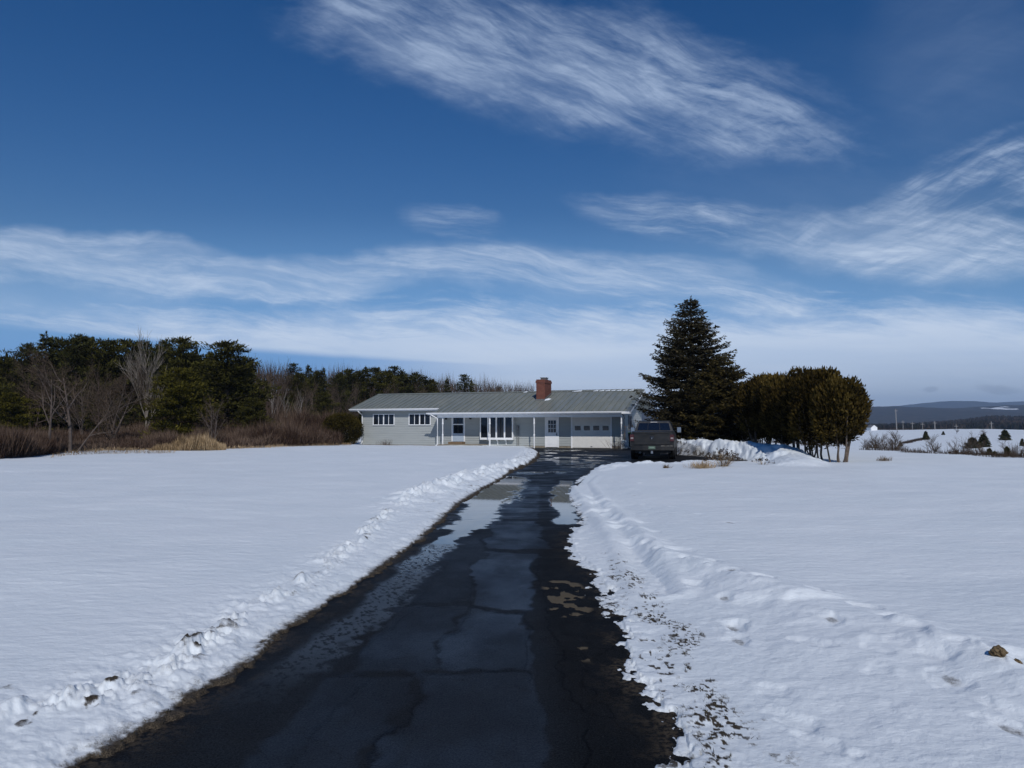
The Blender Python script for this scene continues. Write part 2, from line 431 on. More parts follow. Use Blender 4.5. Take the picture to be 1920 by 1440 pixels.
    # dirt
    d = np.where(left, np.exp(-(np.maximum(ragL, 0) / (0.045 + 0.05 * ss(.45, .65, nm))) ** 1.3) * 1.0, np.exp(-(np.maximum(ragR, 0) / 0.03)) * 0.55)
    d = d + np.where(left, 0.34 * np.exp(-(np.maximum(sd, 0) / 0.22)) + ss(5.2, 4.2, ys) * .5 * np.exp(-(np.maximum(sd, 0) / 0.16)) * ss(.42, .6, nf), 0.25 * np.exp(-(np.maximum(sd, 0) / 0.50)) * ss(18, 12, ys))
    grit = ss(0.55, 0.70, nf) * ss(0.50, 0.64, fbm(xs * 3.1, ys * 3.1, 3, 71))
    d = d + np.where(left, (grit * 0.5 + 0.30 * ss(.45, .65, nv)) * np.exp(-((g - 0.02) / 0.13) ** 2) * ss(26, 10, ys), 0)
    d = d + np.where(left, grit * 0.6 * ss(6.0, 4.2, ys) * ss(0.2, 0.5, sd) * ss(1.6, 0.9, sd), 0)
    d = d + np.where(left, grit * 0.55 * np.exp(-((sd - 0.35) / 0.35) ** 2) * ss(8, 16, ys), 0)
    gd = dpoly(xs, ys, DIRTB)
    band = np.exp(-(gd / 0.13) ** 2)
    d = d + np.where(left, 0, band * ss(0.56, 0.64, fbm(xs * 42, ys * 34, 3, 74)) * ss(0.46, 0.60, fbm(xs * 4, ys * 3, 3, 72)) * 1.1 + band * 0.12 + band * 0.75 * ss(0.60, 0.67, nv) * ss(0.54, 0.64, fbm(xs * 5, ys * 4, 3, 73)))
    d = d + np.where(left, 0, 0.7 * ss(0.60, 0.68, nv) * ss(0.52, 0.64, nm) * np.exp(-((sd - 0.25) / 0.35) ** 2) * ss(9.5, 6, ys))
    d = d + 0.60 * ss(0.5, 0.0, dpoly(xs, ys, [(9.6, 43.0), (9.7, 41.2)])) * ss(0.50, 0.62, nf)
    d = d + 0.30 * ss(0.6, 0.85, gb) * ss(1.3, 1.0, gb) * ss(0.45, 0.62, nf) * ss(31, 33, ys)
    d = d + 0.9 * ss(0.7, 0.1, dpoly(xs, ys, [(1.3, 51.8), (1.6, 47.5)])) * ss(0.4, 0.6, nf)
    d = np.where((sd < -0.2) & (gb > 1.15), 1, d)
    d = np.where((sd > 0) & (dl > 3.0) & (dr > .35) & (ys > 30) & (xs > 9) , np.minimum(d, .45), d)
    dirt[near] = np.clip(np.maximum(dirt[near], d), 0, 1)
    return Z, dirt
def zat(x, y):
    z, _ = snow(np.array([float(x)]), np.array([float(y)]))
    return float(z[0])
def basez(x, y): return float(base_z(np.array([float(x)]), np.array([float(y)]))[0])
def spot(px, py, ymin=60):
    """where a sight line in this direction meets the far ground"""
    k = (px - 960) / 1400; s = (797 - py) / 1400
    y = ymin
    while y < 700:
        if basez(k * y, y) + 0.15 >= 1.6 + s * y: break
        y += 1.0
    return k * y, y

# polar sheet, finest where it is seen closest
ang = np.concatenate([np.arange(-180, -48, 3.0), np.arange(-48, -37, 0.4), np.arange(-37, 37, 0.082), np.arange(37, 48, 0.4), np.arange(48, 180, 3.0)])
rad = [0.35]
while rad[-1] < 2.6: rad.append(rad[-1] * 1.12)
while rad[-1] < 75: rad.append(rad[-1] * 1.0041)
while rad[-1] < 8000: rad.append(rad[-1] * 1.03)
rad = np.array(rad)
A_, R_ = np.meshgrid(np.radians(ang), rad)
GX = (np.sin(A_) * R_).ravel(); GY = (np.cos(A_) * R_).ravel()
GZ, GD = snow(GX, GY)
na, nr = len(ang), len(rad)
idx = np.arange(nr * na).reshape(nr, na)
nxt = np.roll(idx, -1, axis=1)
quads = np.stack([idx[:-1], nxt[:-1], nxt[1:], idx[1:]], -1).reshape(-1, 4)[:, ::-1]
cidx = len(GX)
VV = np.column_stack([GX, GY, GZ])
ring = [int(i) for i in idx[0]]

m, b = nmat('snow', 0.55, 0.25)
P_ = pos()
dn = noise(P_, 30, 5, 0.7); dn2 = noise(P_, 140, 3, 0.6)
da = attr('dirt')
dm = (da + (dn - 0.5) * 0.9 * da.ss(0.02, 0.3) + (dn2 - 0.5) * 0.5 * da.ss(0.02, 0.3)).ss(0.26, 0.86)
sn = mixc(noise(P_, 0.6, 4).ss(0.3, 0.7), (0.735, 0.795, 0.835), (0.785, 0.835, 0.87))
sn = mixc((da * 0.9).ss(0.0, 0.9) * 0.45, sn, (0.42, 0.41, 0.40))
dc = mixc(dn2.ss(0.35, 0.70), (0.014, 0.011, 0.008), (0.095, 0.075, 0.052))
put(b.inputs['Base Color'], mixc(dm, sn, dc))
put(b.inputs['Roughness'], 0.55 + dm * 0.3)
bump(b, noise(P_, 45, 4, 0.7) * 0.6 + noise(P_, 9, 3, 0.6) * 1.6 + noise(scalev(P_, (1.0, 2.2, 1)), 3.0, 3, 0.6) * 2.0 + noise(P_, 160, 3, 0.7) * 0.35, 0.52, 0.014)
M['snow'] = m
g_ = mesh_np('ground', VV, quads, M['snow'], smooth=True, at={'dirt': GD})
tag(g_, kind='structure')
cap = mesh_np('ground_underfoot', VV[ring], [list(range(len(ring)))[::-1]], M['snow'])
tag(cap, kind='structure')

# ------------------------------------------------------------ driveway
sel = (GY > -9) & (GY < 56) & (np.abs(GX) < 14)
sdv = np.full(GX.shape, 9.0); sdv[sel] = in_drive(GX[sel], GY[sel])
keepq = (sdv[quads] < 0.45).all(axis=1)
q2 = quads[keepq]
used, inv = np.unique(q2, return_inverse=True)
DX, DY = GX[used], GY[used]
wet = np.zeros_like(DX)
n1 = fbm(DX * 2.5, DY * 1.6, 4, 81); n2 = fbm(DX * 9, DY * 7, 3, 82); n0 = fbm(DX * 0.9, DY * 0.5, 3, 83)
for pts, w in PUDDLES:
    d = dpoly(DX + (n1 - 0.5) * 0.35, DY + (n1 - 0.5) * 0.6, pts)
    wet = np.maximum(wet, ss(w * 1.08, w * 0.78, d + (n2 - 0.5) * w * 0.7))
dS = dpoly(DX + (n1 - 0.5) * 0.3 + (n2 - 0.5) * 0.1, DY + (n1 - 0.5) * 0.4, [(-0.93, 10.2), (-1.10, 8.57), (-1.18, 7.5), (-1.25, 6.4), (-1.38, 5.5), (-1.5, 4.6)])
wet = np.maximum(wet, ss(0.24, 0.12, dS + (n2 - 0.5) * 0.12) * (1 - .7 * ss(0.60, 0.66, fbm(DX * 34, DY * 24, 3, 84))) * (0.52 + 0.12 * n1 + 0.30 * ss(7.5, 9.8, DY)) * ss(3.8, 5.8, DY))
wet = np.maximum(wet, 0.95 * ss(0.60, 0.66, n0 + (n1 - 0.5) * 0.5) * ss(22, 27, DY) * ss(50, 46, DY) * ss(5.0, 4.2, DX))
crack = np.zeros_like(DX)
CR = [[(-1.03, 6.68), (-0.47, 6.64), (0.14, 6.51)], [(-1.15, 4.84), (-0.55, 4.9), (0.07, 4.92), (0.1, 4.74)], [(-0.35, 8.97), (-0.42, 7.89), (-0.46, 6.84), (-0.4, 6.28), (-0.46, 5.66), (-0.49, 5.34)],
      [(0.18, 6.51), (0.15, 5.96), (0.07, 5.46), (0.05, 4.94)], [(-0.29, 10.35), (0.0, 10.54), (0.3, 10.44), (0.59, 10.44)], [(-0.12, 16.37), (-0.26, 12.37), (-0.3, 9.34), (-0.34, 8.8)],
      [(-0.55, 4.89), (-0.61, 4.38), (-0.64, 3.81), (-0.65, 3.2)], [(0.35, 9.0), (0.3, 7.6), (0.33, 6.6), (0.38, 5.0), (0.42, 4.2), (0.36, 3.2)], [(0.5, 5.4), (0.55, 4.5), (0.62, 3.9)],
      [(-0.9, 6.6), (-0.98, 5.9), (-1.1, 5.2)], [(0.1, 8.7), (0.14, 7.4), (0.18, 6.5)], [(-0.75, 9), (-0.86, 7.6), (-0.92, 6.7)], [(-1.0, 12.6), (-0.2, 12.9), (0.7, 12.7)], [(-0.3, 18), (0.6, 18.3), (1.2, 18.1)], [(0.35, 14), (0.4, 18), (0.7, 22)],
      [(0.2, 4.9), (0.7, 5.1)], [(-0.4, 8.1), (0.1, 8.0), (0.5, 8.15)], [(-0.9, 4.9), (-1.0, 4.2), (-1.05, 3.3)]]
for i, pts in enumerate(CR):
    d = dpoly(DX + (n1 - 0.5) * 0.22 + (n2 - 0.5) * 0.11, DY + (n1 - 0.5) * 0.22 + (n2 - 0.5) * 0.13, pts)
    wd = 0.0045 + 0.0010 * DY
    crack = np.maximum(crack, np.exp(-(d / wd) ** 2) * (0.9 if i < 8 else 0.55) * ss(0.25, 0.5, n2 + 0.1))
# repaired slabs between the cracks, paler, smoother than old tar, sky sheen painted in
patch = np.zeros_like(DX)
for poly, v in (([(-0.46, 6.6), (0.16, 6.5), (0.10, 4.93), (-0.50, 4.96)], 0.85), ([(-0.40, 9.6), (0.28, 9.3), (0.24, 6.60), (-0.42, 6.68)], 1.0), ([(-0.60, 4.90), (0.14, 4.88), (0.22, 3.0), (-0.66, 3.0)], 0.62), ([(-1.05, 6.66), (-0.46, 6.64), (-0.50, 4.96), (-1.10, 4.9)], 0.62), ([(-0.32, 12.6), (0.45, 12.6), (0.45, 9.7), (-0.36, 9.8)], 0.8), ([(-0.25, 20), (0.75, 20), (0.45, 12.8), (-0.28, 12.8)], 0.6), ([(-1.0, 11), (-0.36, 11), (-0.42, 6.8), (-1.0, 6.8)], 0.36), ([(-1.2, 4.85), (-0.64, 4.85), (-0.72, 3.0), (-1.25, 3.0)], 0.42)):
    xx = DX + (n1 - 0.5) * 0.28; yy = DY + (n1 - 0.5) * 0.28
    d = dpoly(xx, yy, poly, True); d = np.where(inside(xx, yy, poly), d, -d)
    patch = np.maximum(patch, ss(-0.02, 0.04, d + (n2 - 0.5) * 0.10) * v * (.55 + .6 * ss(.3, .7, n1)))
hole = ss(0.30, 0.10, dpoly(DX, DY * 0.5, [(0.50, 3.72), (0.50, 3.35)])) * ss(0.5, 0.56, n2) + ss(0.2, 0.05, dpoly(DX, DY * 0.6, [(0.45, 3.25), (0.5, 3.2)])) * ss(0.56, 0.62, n2) * 0.7
grv = np.exp(-(np.maximum(-sdv[used], 0) / 0.10)) * ss(0.42, 0.6, n2)
DZ = base_z(DX, DY) - crack * 0.004
m, b = nmat('asphalt', 0.5, 0.5)
P_ = pos()
w, cr, pa, ho, gr = attr('wet'), attr('crack'), attr('patch'), attr('hole'), attr('grit')
fine = noise(P_, 220, 2, 0.6); mid = noise(P_, 26, 5, 0.65); lg = noise(scalev(P_, (1, 0.6, 1)), 1.7, 5, 0.6)
vor = S.tree.nodes.new('ShaderNodeTexVoronoi'); vor.feature = 'DISTANCE_TO_EDGE'; vor.inputs['Scale'].default_value = 3.2
wv = S.tree.nodes.new('ShaderNodeVectorMath'); wv.operation = 'ADD'
S.tree.links.new(P_, wv.inputs[0]); S.tree.links.new(xyz(mid * 0.22, lg * 0.25), wv.inputs[1]); S.tree.links.new(wv.outputs[0], vor.inputs['Vector'])
alli = (1.0 - S(vor.outputs['Distance']).ss(0.0, 0.030)) * lg.ss(0.44, 0.56) * 0.85 * (1.0 - pa * 0.6)
base = mixc(lg.ss(0.3, 0.7), (0.0035, 0.004, 0.005), (0.0075, 0.008, 0.009))
base = mixc(pa * 0.75, base, (0.011, 0.018, 0.032))  # slab colour tinted blue to carry the sky's sheen
stone = noise(P_, 130, 2, 0.6)
base = mixc(stone.ss(0.56, 0.70) * 0.55, base, (0.040, 0.043, 0.048))
base = mixc(stone.ss(0.72, 0.76) * 0.7, base, (0.16, 0.16, 0.155))
base = mixc(cr.mx(alli), base, (0.002, 0.002, 0.003))
base = mixc(ho.ss(0.3, 0.7) * 0.8, base, (0.13, 0.105, 0.07))
base = mixc(gr * mid.ss(0.4, 0.6) * 0.8, base, (0.07, 0.055, 0.038))
base = mixc(w * 0.75, base, (0.022, 0.019, 0.015))
put(b.inputs['Base Color'], base)
damp = (noise(scalev(P_, (1.2, 0.8, 1)), 0.9, 5, 0.65).ss(0.36, 0.62)) * 0.5 + pa * 0.9
dry = 0.74 - damp * 0.24 + (mid - 0.5) * 0.15
ro = dry * (1.0 - w) + 0.025 * w
put(b.inputs['Roughness'], ro.mx(0.02))
sy = S.tree.nodes.new('ShaderNodeSeparateXYZ'); S.tree.links.new(P_, sy.inputs[0])
grain = noise(P_, 85, 3, 0.75).ss(0.35, 0.65)
farw = S(sy.outputs[1]).ss(9.0, 15.0); tar = S(sy.outputs[0]).ss(0.12, 0.42) * (1.0 - farw)
str_ = noise(scalev(P_, (0.55, 1.6, 1)), 1.5, 5, 0.65).ss(0.40, 0.62)
ro2 = ro - (1.0 - w) * (farw * str_ * 0.22) + (1.0 - w) * tar * 0.10
put(b.inputs['Roughness'], ro2.mx(0.02))
put(b.inputs['Specular IOR Level'], (0.20 + w * 0.07 + pa * 0.22 + farw * str_ * 0.16) * (1.0 - tar * (1.0 - w) * 0.55) * (0.30 + 1.15 * grain + 0.6 * w).mn(1.40))
hb = fine * 0.6 + mid * 1.5 + pa * 2.2 - cr * 3.5 - alli * 1.5 - ho * 3.0
bump(b, hb + noise(P_, 110, 3, 0.7) * 1.2, (1.0 - w) * 0.55 + 0.001, 0.006)
M['asphalt'] = m
drv = mesh_np('driveway', np.column_stack([DX, DY, DZ]), inv.reshape(-1, 4), m, smooth=True, at={'wet': wet, 'crack': crack, 'patch': patch, 'hole': hole, 'grit': grv})
tag(drv, kind='structure')
print('ground', len(VV), 'drive', len(used))

# ------------------------------------------------------------ solids
class MB:
    def __init__(s): s.v = []; s.f = []
    def box(s, x0, x1, y0, y1, z0, z1):
        n = len(s.v)
        s.v += [(x0, y0, z0), (x1, y0, z0), (x1, y1, z0), (x0, y1, z0), (x0, y0, z1), (x1, y0, z1), (x1, y1, z1), (x0, y1, z1)]
        s.f += [[n + i for i in q] for q in ((3, 2, 1, 0), (4, 5, 6, 7), (0, 1, 5, 4), (1, 2, 6, 5), (2, 3, 7, 6), (3, 0, 4, 7))]
        return s
    def prism(s, pts, axis, a, b):
        """closed 2-D outline pushed along an axis"""
        n = len(s.v); k = len(pts)
        for t in (a, b):
            for (p, q) in pts:
                s.v.append({'x': (t, p, q), 'y': (p, t, q), 'z': (p, q, t)}[axis])
        s.f += [[n + i for i in range(k)][::-1], [n + k + i for i in range(k)]]
        s.f += [[n + i, n + (i + 1) % k, n + k + (i + 1) % k, n + k + i] for i in range(k)]
        return s
    def tube(s, pts, r, sides=8, cap=True):
        n0 = len(s.v); pts = [Vector(p) for p in pts]
        rs = r if isinstance(r, (list, tuple)) else [r] * len(pts)
        up = Vector((0, 0, 1))
        for i, p in enumerate(pts):
            d = (pts[min(i + 1, len(pts) - 1)] - pts[max(i - 1, 0)]).normalized()
            a = d.cross(up)
            if a.length < 1e-3: a = d.cross(Vector((1, 0, 0)))
            a.normalize(); b_ = d.cross(a)
            for k in range(sides):
                t = 2 * PI * k / sides
                s.v.append(tuple(p + (a * math.cos(t) + b_ * math.sin(t)) * rs[i]))
        for i in range(len(pts) - 1):
            for k in range(sides):
                a0 = n0 + i * sides + k; a1 = n0 + i * sides + (k + 1) % sides
                s.f.append([a0, a1, a1 + sides, a0 + sides])
        if cap:
            s.f.append([n0 + k for k in range(sides)]); s.f.append([n0 + (len(pts) - 1) * sides + k for k in range(sides)][::-1])
        return s
    def loft(s, secs, cap=True):
        n = len(s.v); k = len(secs[0])
        for sec in secs: s.v += list(sec)
        for i in range(len(secs) - 1):
            for j in range(k):
                a = n + i * k + j; b_ = n + i * k + (j + 1) % k
                s.f.append([a, b_, b_ + k, a + k])
        if cap:
            s.f.append([n + j for j in range(k)][::-1]); s.f.append([n + (len(secs) - 1) * k + j for j in range(k)])
        return s
    def build(s, name, mat, parent=None, bevel=0.0, smooth=False):
        me = bpy.data.meshes.new(name); me.from_pydata(s.v, [], s.f)
        import bmesh
        bm = bmesh.new(); bm.from_mesh(me)
        bmesh.ops.recalc_face_normals(bm, faces=bm.faces)
        bm.to_mesh(me); bm.free()
        me.materials.append(mat)
        if smooth:
            for p in me.polygons: p.use_smooth = True
        o = bpy.data.objects.new(name, me); COL.objects.link(o)
        if parent: o.parent = parent
        if bevel:
            md = o.modifiers.new('bevel', 'BEVEL'); md.width = bevel; md.segments = 2; md.limit_method = 'ANGLE'
        return o

M['white'] = plain('white_paint', (0.82, 0.83, 0.84), (0.74, 0.75, 0.76), 0.5, 0.4, 3)
M['door_cream'] = plain('cream_door_paint', (0.70, 0.69, 0.65), (0.64, 0.63, 0.60), 0.55, 0.35, 2)
M['storm_blue'] = plain('pale_blue_panel', (0.40, 0.47, 0.55), (0.35, 0.42, 0.50), 0.45, 0.4, 3)
m, b = nmat('siding', 0.6, 0.3)
P_ = objco(); n_ = noise(scalev(P_, (0.4, 1, 6)), 2.0, 5, 0.6)
put(b.inputs['Base Color'], mixc(n_.ss(0.3, 0.7), (0.358, 0.378, 0.372), (0.312, 0.332, 0.328)))
M['siding'] = m
m, b = nmat('metal_roof', 0.42, 0.5)
P_ = objco(); n_ = noise(scalev(P_, (3.0, 0.5, 0.5)), 1.0, 5, 0.65); n3 = noise(P_, 0.35, 3)
put(b.inputs['Base Color'], mixc(n_.ss(0.35, 0.7), (0.172, 0.190, 0.172), (0.222, 0.236, 0.214)))
put(b.inputs['Roughness'], 0.36 + n3.ss(0.4, 0.6) * 0.22)
M['roof'] = m
m, b = nmat('brick', 0.85, 0.2)
br = S.tree.nodes.new('ShaderNodeTexBrick')
pc = S.tree.nodes.new('ShaderNodeSeparateXYZ'); S.tree.links.new(objco(), pc.inputs[0])
S.tree.links.new(xyz(S(pc.outputs[0]) + S(pc.outputs[1]), S(pc.outputs[2])), br.inputs['Vector'])
br.inputs['Scale'].default_value = 1.0; br.inputs['Brick Width'].default_value = 0.21; br.inputs['Row Height'].default_value = 0.072
br.inputs['Mortar Size'].default_value = 0.007
br.inputs['Color1'].default_value = (0.105, 0.030, 0.020, 1); br.inputs['Color2'].default_value = (0.165, 0.052, 0.034, 1); br.inputs['Mortar'].default_value = (0.19, 0.12, 0.10, 1)
put(b.inputs['Base Color'], br.outputs[0])
M['brick'] = m
m, b = nmat('window_glass', 0.04, 0.6)
put(b.inputs['Base Color'], (0.010, 0.014, 0.020))
M['glass'] = m
m, b = nmat('tinted_glass', 0.08, 0.5)
put(b.inputs['Base Color'], (0.006, 0.009, 0.018))
M['tint'] = m
M['concrete'] = plain('concrete', (0.30, 0.26, 0.20), (0.20, 0.17, 0.13), 0.9, 0.2, 3, 0.2)
M['grey_metal'] = plain('grey_metal', (0.17, 0.17, 0.17), (0.12, 0.12, 0.12), 0.45, 0.5, 8)
M['black'] = plain('black_metal', (0.012, 0.012, 0.013), None, 0.5, 0.4)
M['wood'] = plain('weathered_wood', (0.20, 0.14, 0.09), (0.12, 0.08, 0.05), 0.85, 0.2, 12)

# ------------------------------------------------------------ the house
HA = R(-20)
H = empty('ranch_house', (-11.623, 57.96, 0.0), HA, 'long low grey sided house with metal roof and brick chimney at end of driveway', 'house')
LEN, DEP = 20.35, 7.5
RS = 0.300                                       # roof slope
rz_ = lambda v: 2.50 + RS * (v + 1.7)
V_RIDGE = DEP / 2
# lapped boards as real steps
def boards(mb, u0, u1, z0, z1, v=0.0, pitch=0.17):
    z = z0
    while z < z1 - 1e-6:
        zt = min(z + pitch, z1)
        mb.prism([(v - 0.021, z), (v + 0.02, z), (v + 0.02, zt), (v + 0.004, zt)], 'x', u0, u1)
        z += pitch
    return mb
w_ = MB()
boards(w_, 0, LEN, 0.14, 2.86 + 0.0)
# gable ends
for uu, sg in ((LEN, 1), (0, -1)):
    z = 0.14
    while z < 3.85:
        zt = z + 0.15
        vm = DEP / 2
        inset = max(0.0, (z - 2.90) / RS) if z > 2.9 else 0.0
        if inset < vm - 0.1:
            w_.prism([(uu + sg * 0.022, z), (uu - sg * 0.02, z), (uu - sg * 0.02, zt), (uu + sg * 0.006, zt)], 'y', 0.02 + inset, DEP - inset)
        z = zt
w_.box(0.02, LEN - 0.02, DEP - 0.03, DEP, 0.2, 2.86)
w_.build('wall', M['siding'], H)
MB().box(0.01, LEN - 0.01, 0.012, DEP - 0.02, -0.5, 0.14).build('foundation', M['concrete'], H)
MB().box(-0.03, 0.07, -0.035, 0.0, 0.2, 2.7).build('corner_board', M['siding'], H)
MB().box(LEN - 0.07, LEN + 0.03, -0.035, 0.0, 0.2, 2.5).box(LEN + 0.0, LEN + 0.035, 0.0, 0.09, 0.2, 2.8).build('corner_board', M['siding'], H)
# roof: two slopes, the front one reaching over the porch
U0, U1, UP = -0.78, 21.25, 6.85
rf = MB()
TH = 0.07
def slab(u0, u1, v0, v1):
    rf.prism([(v0, rz_(v0)), (v1, rz_(v1)), (v1, rz_(v1) - TH), (v0, rz_(v0) - TH)], 'x', u0, u1)
slab(U0, UP, -0.5, V_RIDGE); slab(UP, U1, -1.7, V_RIDGE)
zb = rz_(V_RIDGE)
rf.prism([(V_RIDGE, zb), (DEP + 0.5, zb - RS * (DEP + 0.5 - V_RIDGE)), (DEP + 0.5, zb - RS * (DEP + 0.5 - V_RIDGE) - TH), (V_RIDGE, zb - TH)], 'x', U0, U1)
u = U0 + 0.02
while u < U1:
    v0 = -0.5 if u < UP else -1.7
    rf.prism([(v0 - 0.01, rz_(v0) + 0.0), (V_RIDGE, zb), (V_RIDGE, zb + 0.055), (v0 - 0.01, rz_(v0) + 0.055)], 'x', u, u + 0.035)
    u += 0.44
rf.prism([(V_RIDGE - 0.20, rz_(V_RIDGE - 0.20) + 0.036), (V_RIDGE, zb + 0.06), (V_RIDGE + 0.20, rz_(V_RIDGE - 0.20) + 0.036), (V_RIDGE, zb + 0.01)], 'x', U0 - 0.01, U1 + 0.01)
roof = rf.build('roof', M['roof'], H)
rv = MB().box(13.0, 21.0, V_RIDGE + 0.15, V_RIDGE + 0.42, zb + 0.02, zb + 0.10).build('ridge_vent', M['grey_metal'], roof)
for a, b_ in ((15.9, 16.6), (17.5, 17.85), (17.95, 18.3), (18.4, 18.75), (18.85, 19.15), (19.25, 19.6), (19.7, 20.05), (20.15, 20.5), (13.05, 13.6), (12.0, 12.3)):
    vv = V_RIDGE - 0.14; sm = MB()
    sm.loft([[(a + (0.04 if e else 0), v, rz_(v) + 0.04 + h) for v, h in ((vv - 0.16, 0), (vv - 0.10, 0.03 if e else 0.0), (vv + 0.12, 0.04 if e else 0.0), (vv + 0.17, 0))] if i == 0 else
             [(b_ - (0.0), v, rz_(v) + 0.04 + h) for v, h in ((vv - 0.12, 0), (vv - 0.06, 0.02), (vv + 0.12, 0.03), (vv + 0.17, 0))] for i, e in ((0, 0), (1, 1))])
    sm.build('snow_remnant', M['snow'], roof)
# fascia, soffit, gutters
fs = MB()
fs.box(U0, UP - 0.002, -0.53, -0.502, rz_(-0.5) - 0.17, rz_(-0.5) - 0.005)
fs.box(UP - 0.35, U1, -1.73, -1.702, rz_(-1.7) - 0.16, rz_(-1.7) - 0.005)
fs.build('fascia', M['white'], H)
sf = MB()
sf.box(U0 + 0.01, UP - 0.03, -0.50, -0.03, rz_(-0.5) - 0.165, rz_(-0.5) - 0.12)
sf.box(UP + 0.0, U1 - 0.02, -1.70, -0.03, 2.325, 2.345)
for uu in (U0, U1):      # rake boards
    a = -0.5 if uu < 1 else -1.7
    x0, x1 = (uu - 0.025, uu - 0.001) if uu < 1 else (uu + 0.001, uu + 0.025)
    sf.prism([(a, rz_(a) - 0.005), (V_RIDGE, zb - 0.005), (V_RIDGE, zb - 0.16), (a, rz_(a) - 0.16)], 'x', x0, x1)
sf.prism([(-1.7, rz_(-1.7) - 0.075), (-0.5, rz_(-0.5) - 0.075), (-0.5, 2.32), (-1.7, 2.345)], 'x', UP + 0.01, UP + 0.03)
sf.build('soffit', M['white'], H)
def gut(u0, u1, v, z):
    MB().prism([(v - 0.002, z), (v - 0.10, z), (v - 0.115, z - 0.02), (v - 0.085, z - 0.09), (v - 0.002, z - 0.10)], 'x', u0, u1).build('gutter', M['white'], H)
gut(U0 - 0.02, UP - 0.05, -0.531, rz_(-0.5) - 0.012)
gut(UP - 0.42, U1 - 0.55, -1.731, rz_(-1.7) - 0.012)
MB().box(UP + 0.28, LEN + 0.32, -1.46, -1.34, 2.14, 2.323).build('porch_beam', M['white'], H)
MB().tube([(-0.05, -0.58, 2.72), (0.0, -0.5, 2.62), (0.06, -0.12, 2.42), (0.07, -0.08, 2.3), (0.07, -0.08, 0.30), (0.05, -0.25, 0.16)], 0.042, 8).build('downspout', M['white'], H)
MB().tube([(UP - 0.1, -1.78, 2.38), (UP + 0.05, -1.72, 2.28), (UP + 0.32, -1.50, 2.08), (UP + 0.34, -1.5, 0.22), (UP + 0.22, -1.6, 0.12)], 0.042, 8).build('downspout', M['white'], H)
MB().tube([(LEN + 0.30, -1.72, 2.38), (LEN + 0.42, -1.4, 2.2), (LEN + 0.24, -0.2, 2.1), (LEN + 0.16, -0.1, 2.0), (LEN + 0.16, -0.1, 0.25)], 0.032, 8).build('downspout', M['grey_metal'], H)
for up in (7.55, 11.21, 14.51, 20.60):
    p = MB().tube([(up, -1.40, 0.0), (up, -1.40, 0.82), (up, -1.40, 0.86), (up, -1.40, 0.93), (up, -1.40, 0.98), (up, -1.40, 1.62), (up, -1.40, 1.68), (up, -1.40, 1.74), (up, -1.40, 1.79), (up, -1.40, 2.139)],
                  [0.048, 0.048, 0.06, 0.06, 0.034, 0.034, 0.06, 0.06, 0.048, 0.048], 10)
    p.build('porch_post', M['white'], H, smooth=False)
st = MB().box(7.25, 10.6, -1.62, -0.03, -0.1, 0.22).build('porch_slab', M['concrete'], H)
MB().box(7.62, 8.72, -0.62, -0.03, 0.222, 0.38).build('door_step', plain('brown_step', (0.22, 0.15, 0.09), None, 0.8), H)
# windows
def window(u0, u1, z0, z1, n, v=-0.022, mids=None, deep=0.05):
    f = MB(); t = 0.06
    f.box(u0 - t, u1 + t, v - deep, v, z1, z1 + t); f.box(u0 - t, u1 + t, v - deep - 0.02, v, z0 - t, z0)
    f.box(u0 - t, u0, v - deep, v, z0, z1); f.box(u1, u1 + t, v - deep, v, z0, z1)
    W = (u1 - u0)
    pn = []
    for i in range(1, n):
        wd = 0.045 if (n == 4 and i == 2 and mids) else 0.02
        c = u0 + W * i / n
        f.box(c - wd, c + wd, v - deep + 0.005, v - 0.002, z0, z1)
    fo = f.build('window', M['white'], H)
    for i in range(n):
        a, b_ = u0 + W * i / n + 0.015, u0 + W * (i + 1) / n - 0.015
        MB().box(a, b_, v - 0.02, v - 0.001, z0 + 0.001, z1 - 0.001).build('pane', M['glass'], fo)
    return fo
window(1.05, 2.80, 1.66, 2.42, 4, mids=True)
window(4.14, 5.86, 1.66, 2.42, 4, mids=True)
# bay window standing out from the wall on brackets
bw = MB()
u0, u1, z0, z1, v0 = 10.02, 12.56, 0.64, 2.30, -0.36
bw.box(u0, u1, v0, -0.02, z0 - 0.09, z0); bw.box(u0, u1, v0, -0.02, z1, z1 + 0.03)
for a in (u0, u1 - 0.07): bw.box(a, a + 0.07, v0, -0.02, z0, z1)
W = (u1 - u0)
for i in (1, 2, 3): bw.box(u0 + W * i / 4 - 0.055, u0 + W * i / 4 + 0.055, v0 + 0.001, v0 + 0.09, z0, z1)
for a, b_ in ((z0, z0 + 0.06), (z1 - 0.04, z1)): bw.box(u0 + 0.07, u1 - 0.07, v0 + 0.002, v0 + 0.08, a, b_)
bwo = bw.build('bay_window', M['white'], H)
for i in range(4):
    MB().box(u0 + W * i / 4 + 0.04, u0 + W * (i + 1) / 4 - 0.04, v0 + 0.04, v0 + 0.055, z0 + 0.05, z1 - 0.03).build('pane', M['glass'], bwo)
for a in (u0 + 0.62, u0 + 1.27, u0 + 1.92):
    MB().prism([(-0.34, z0 - 0.09), (-0.022, z0 - 0.09), (-0.022, z0 - 0.45), (-0.06, z0 - 0.45), (-0.10, z0 - 0.2), (-0.30, z0 - 0.12)], 'x', a - 0.03, a + 0.03).build('bracket', M['white'], bwo)
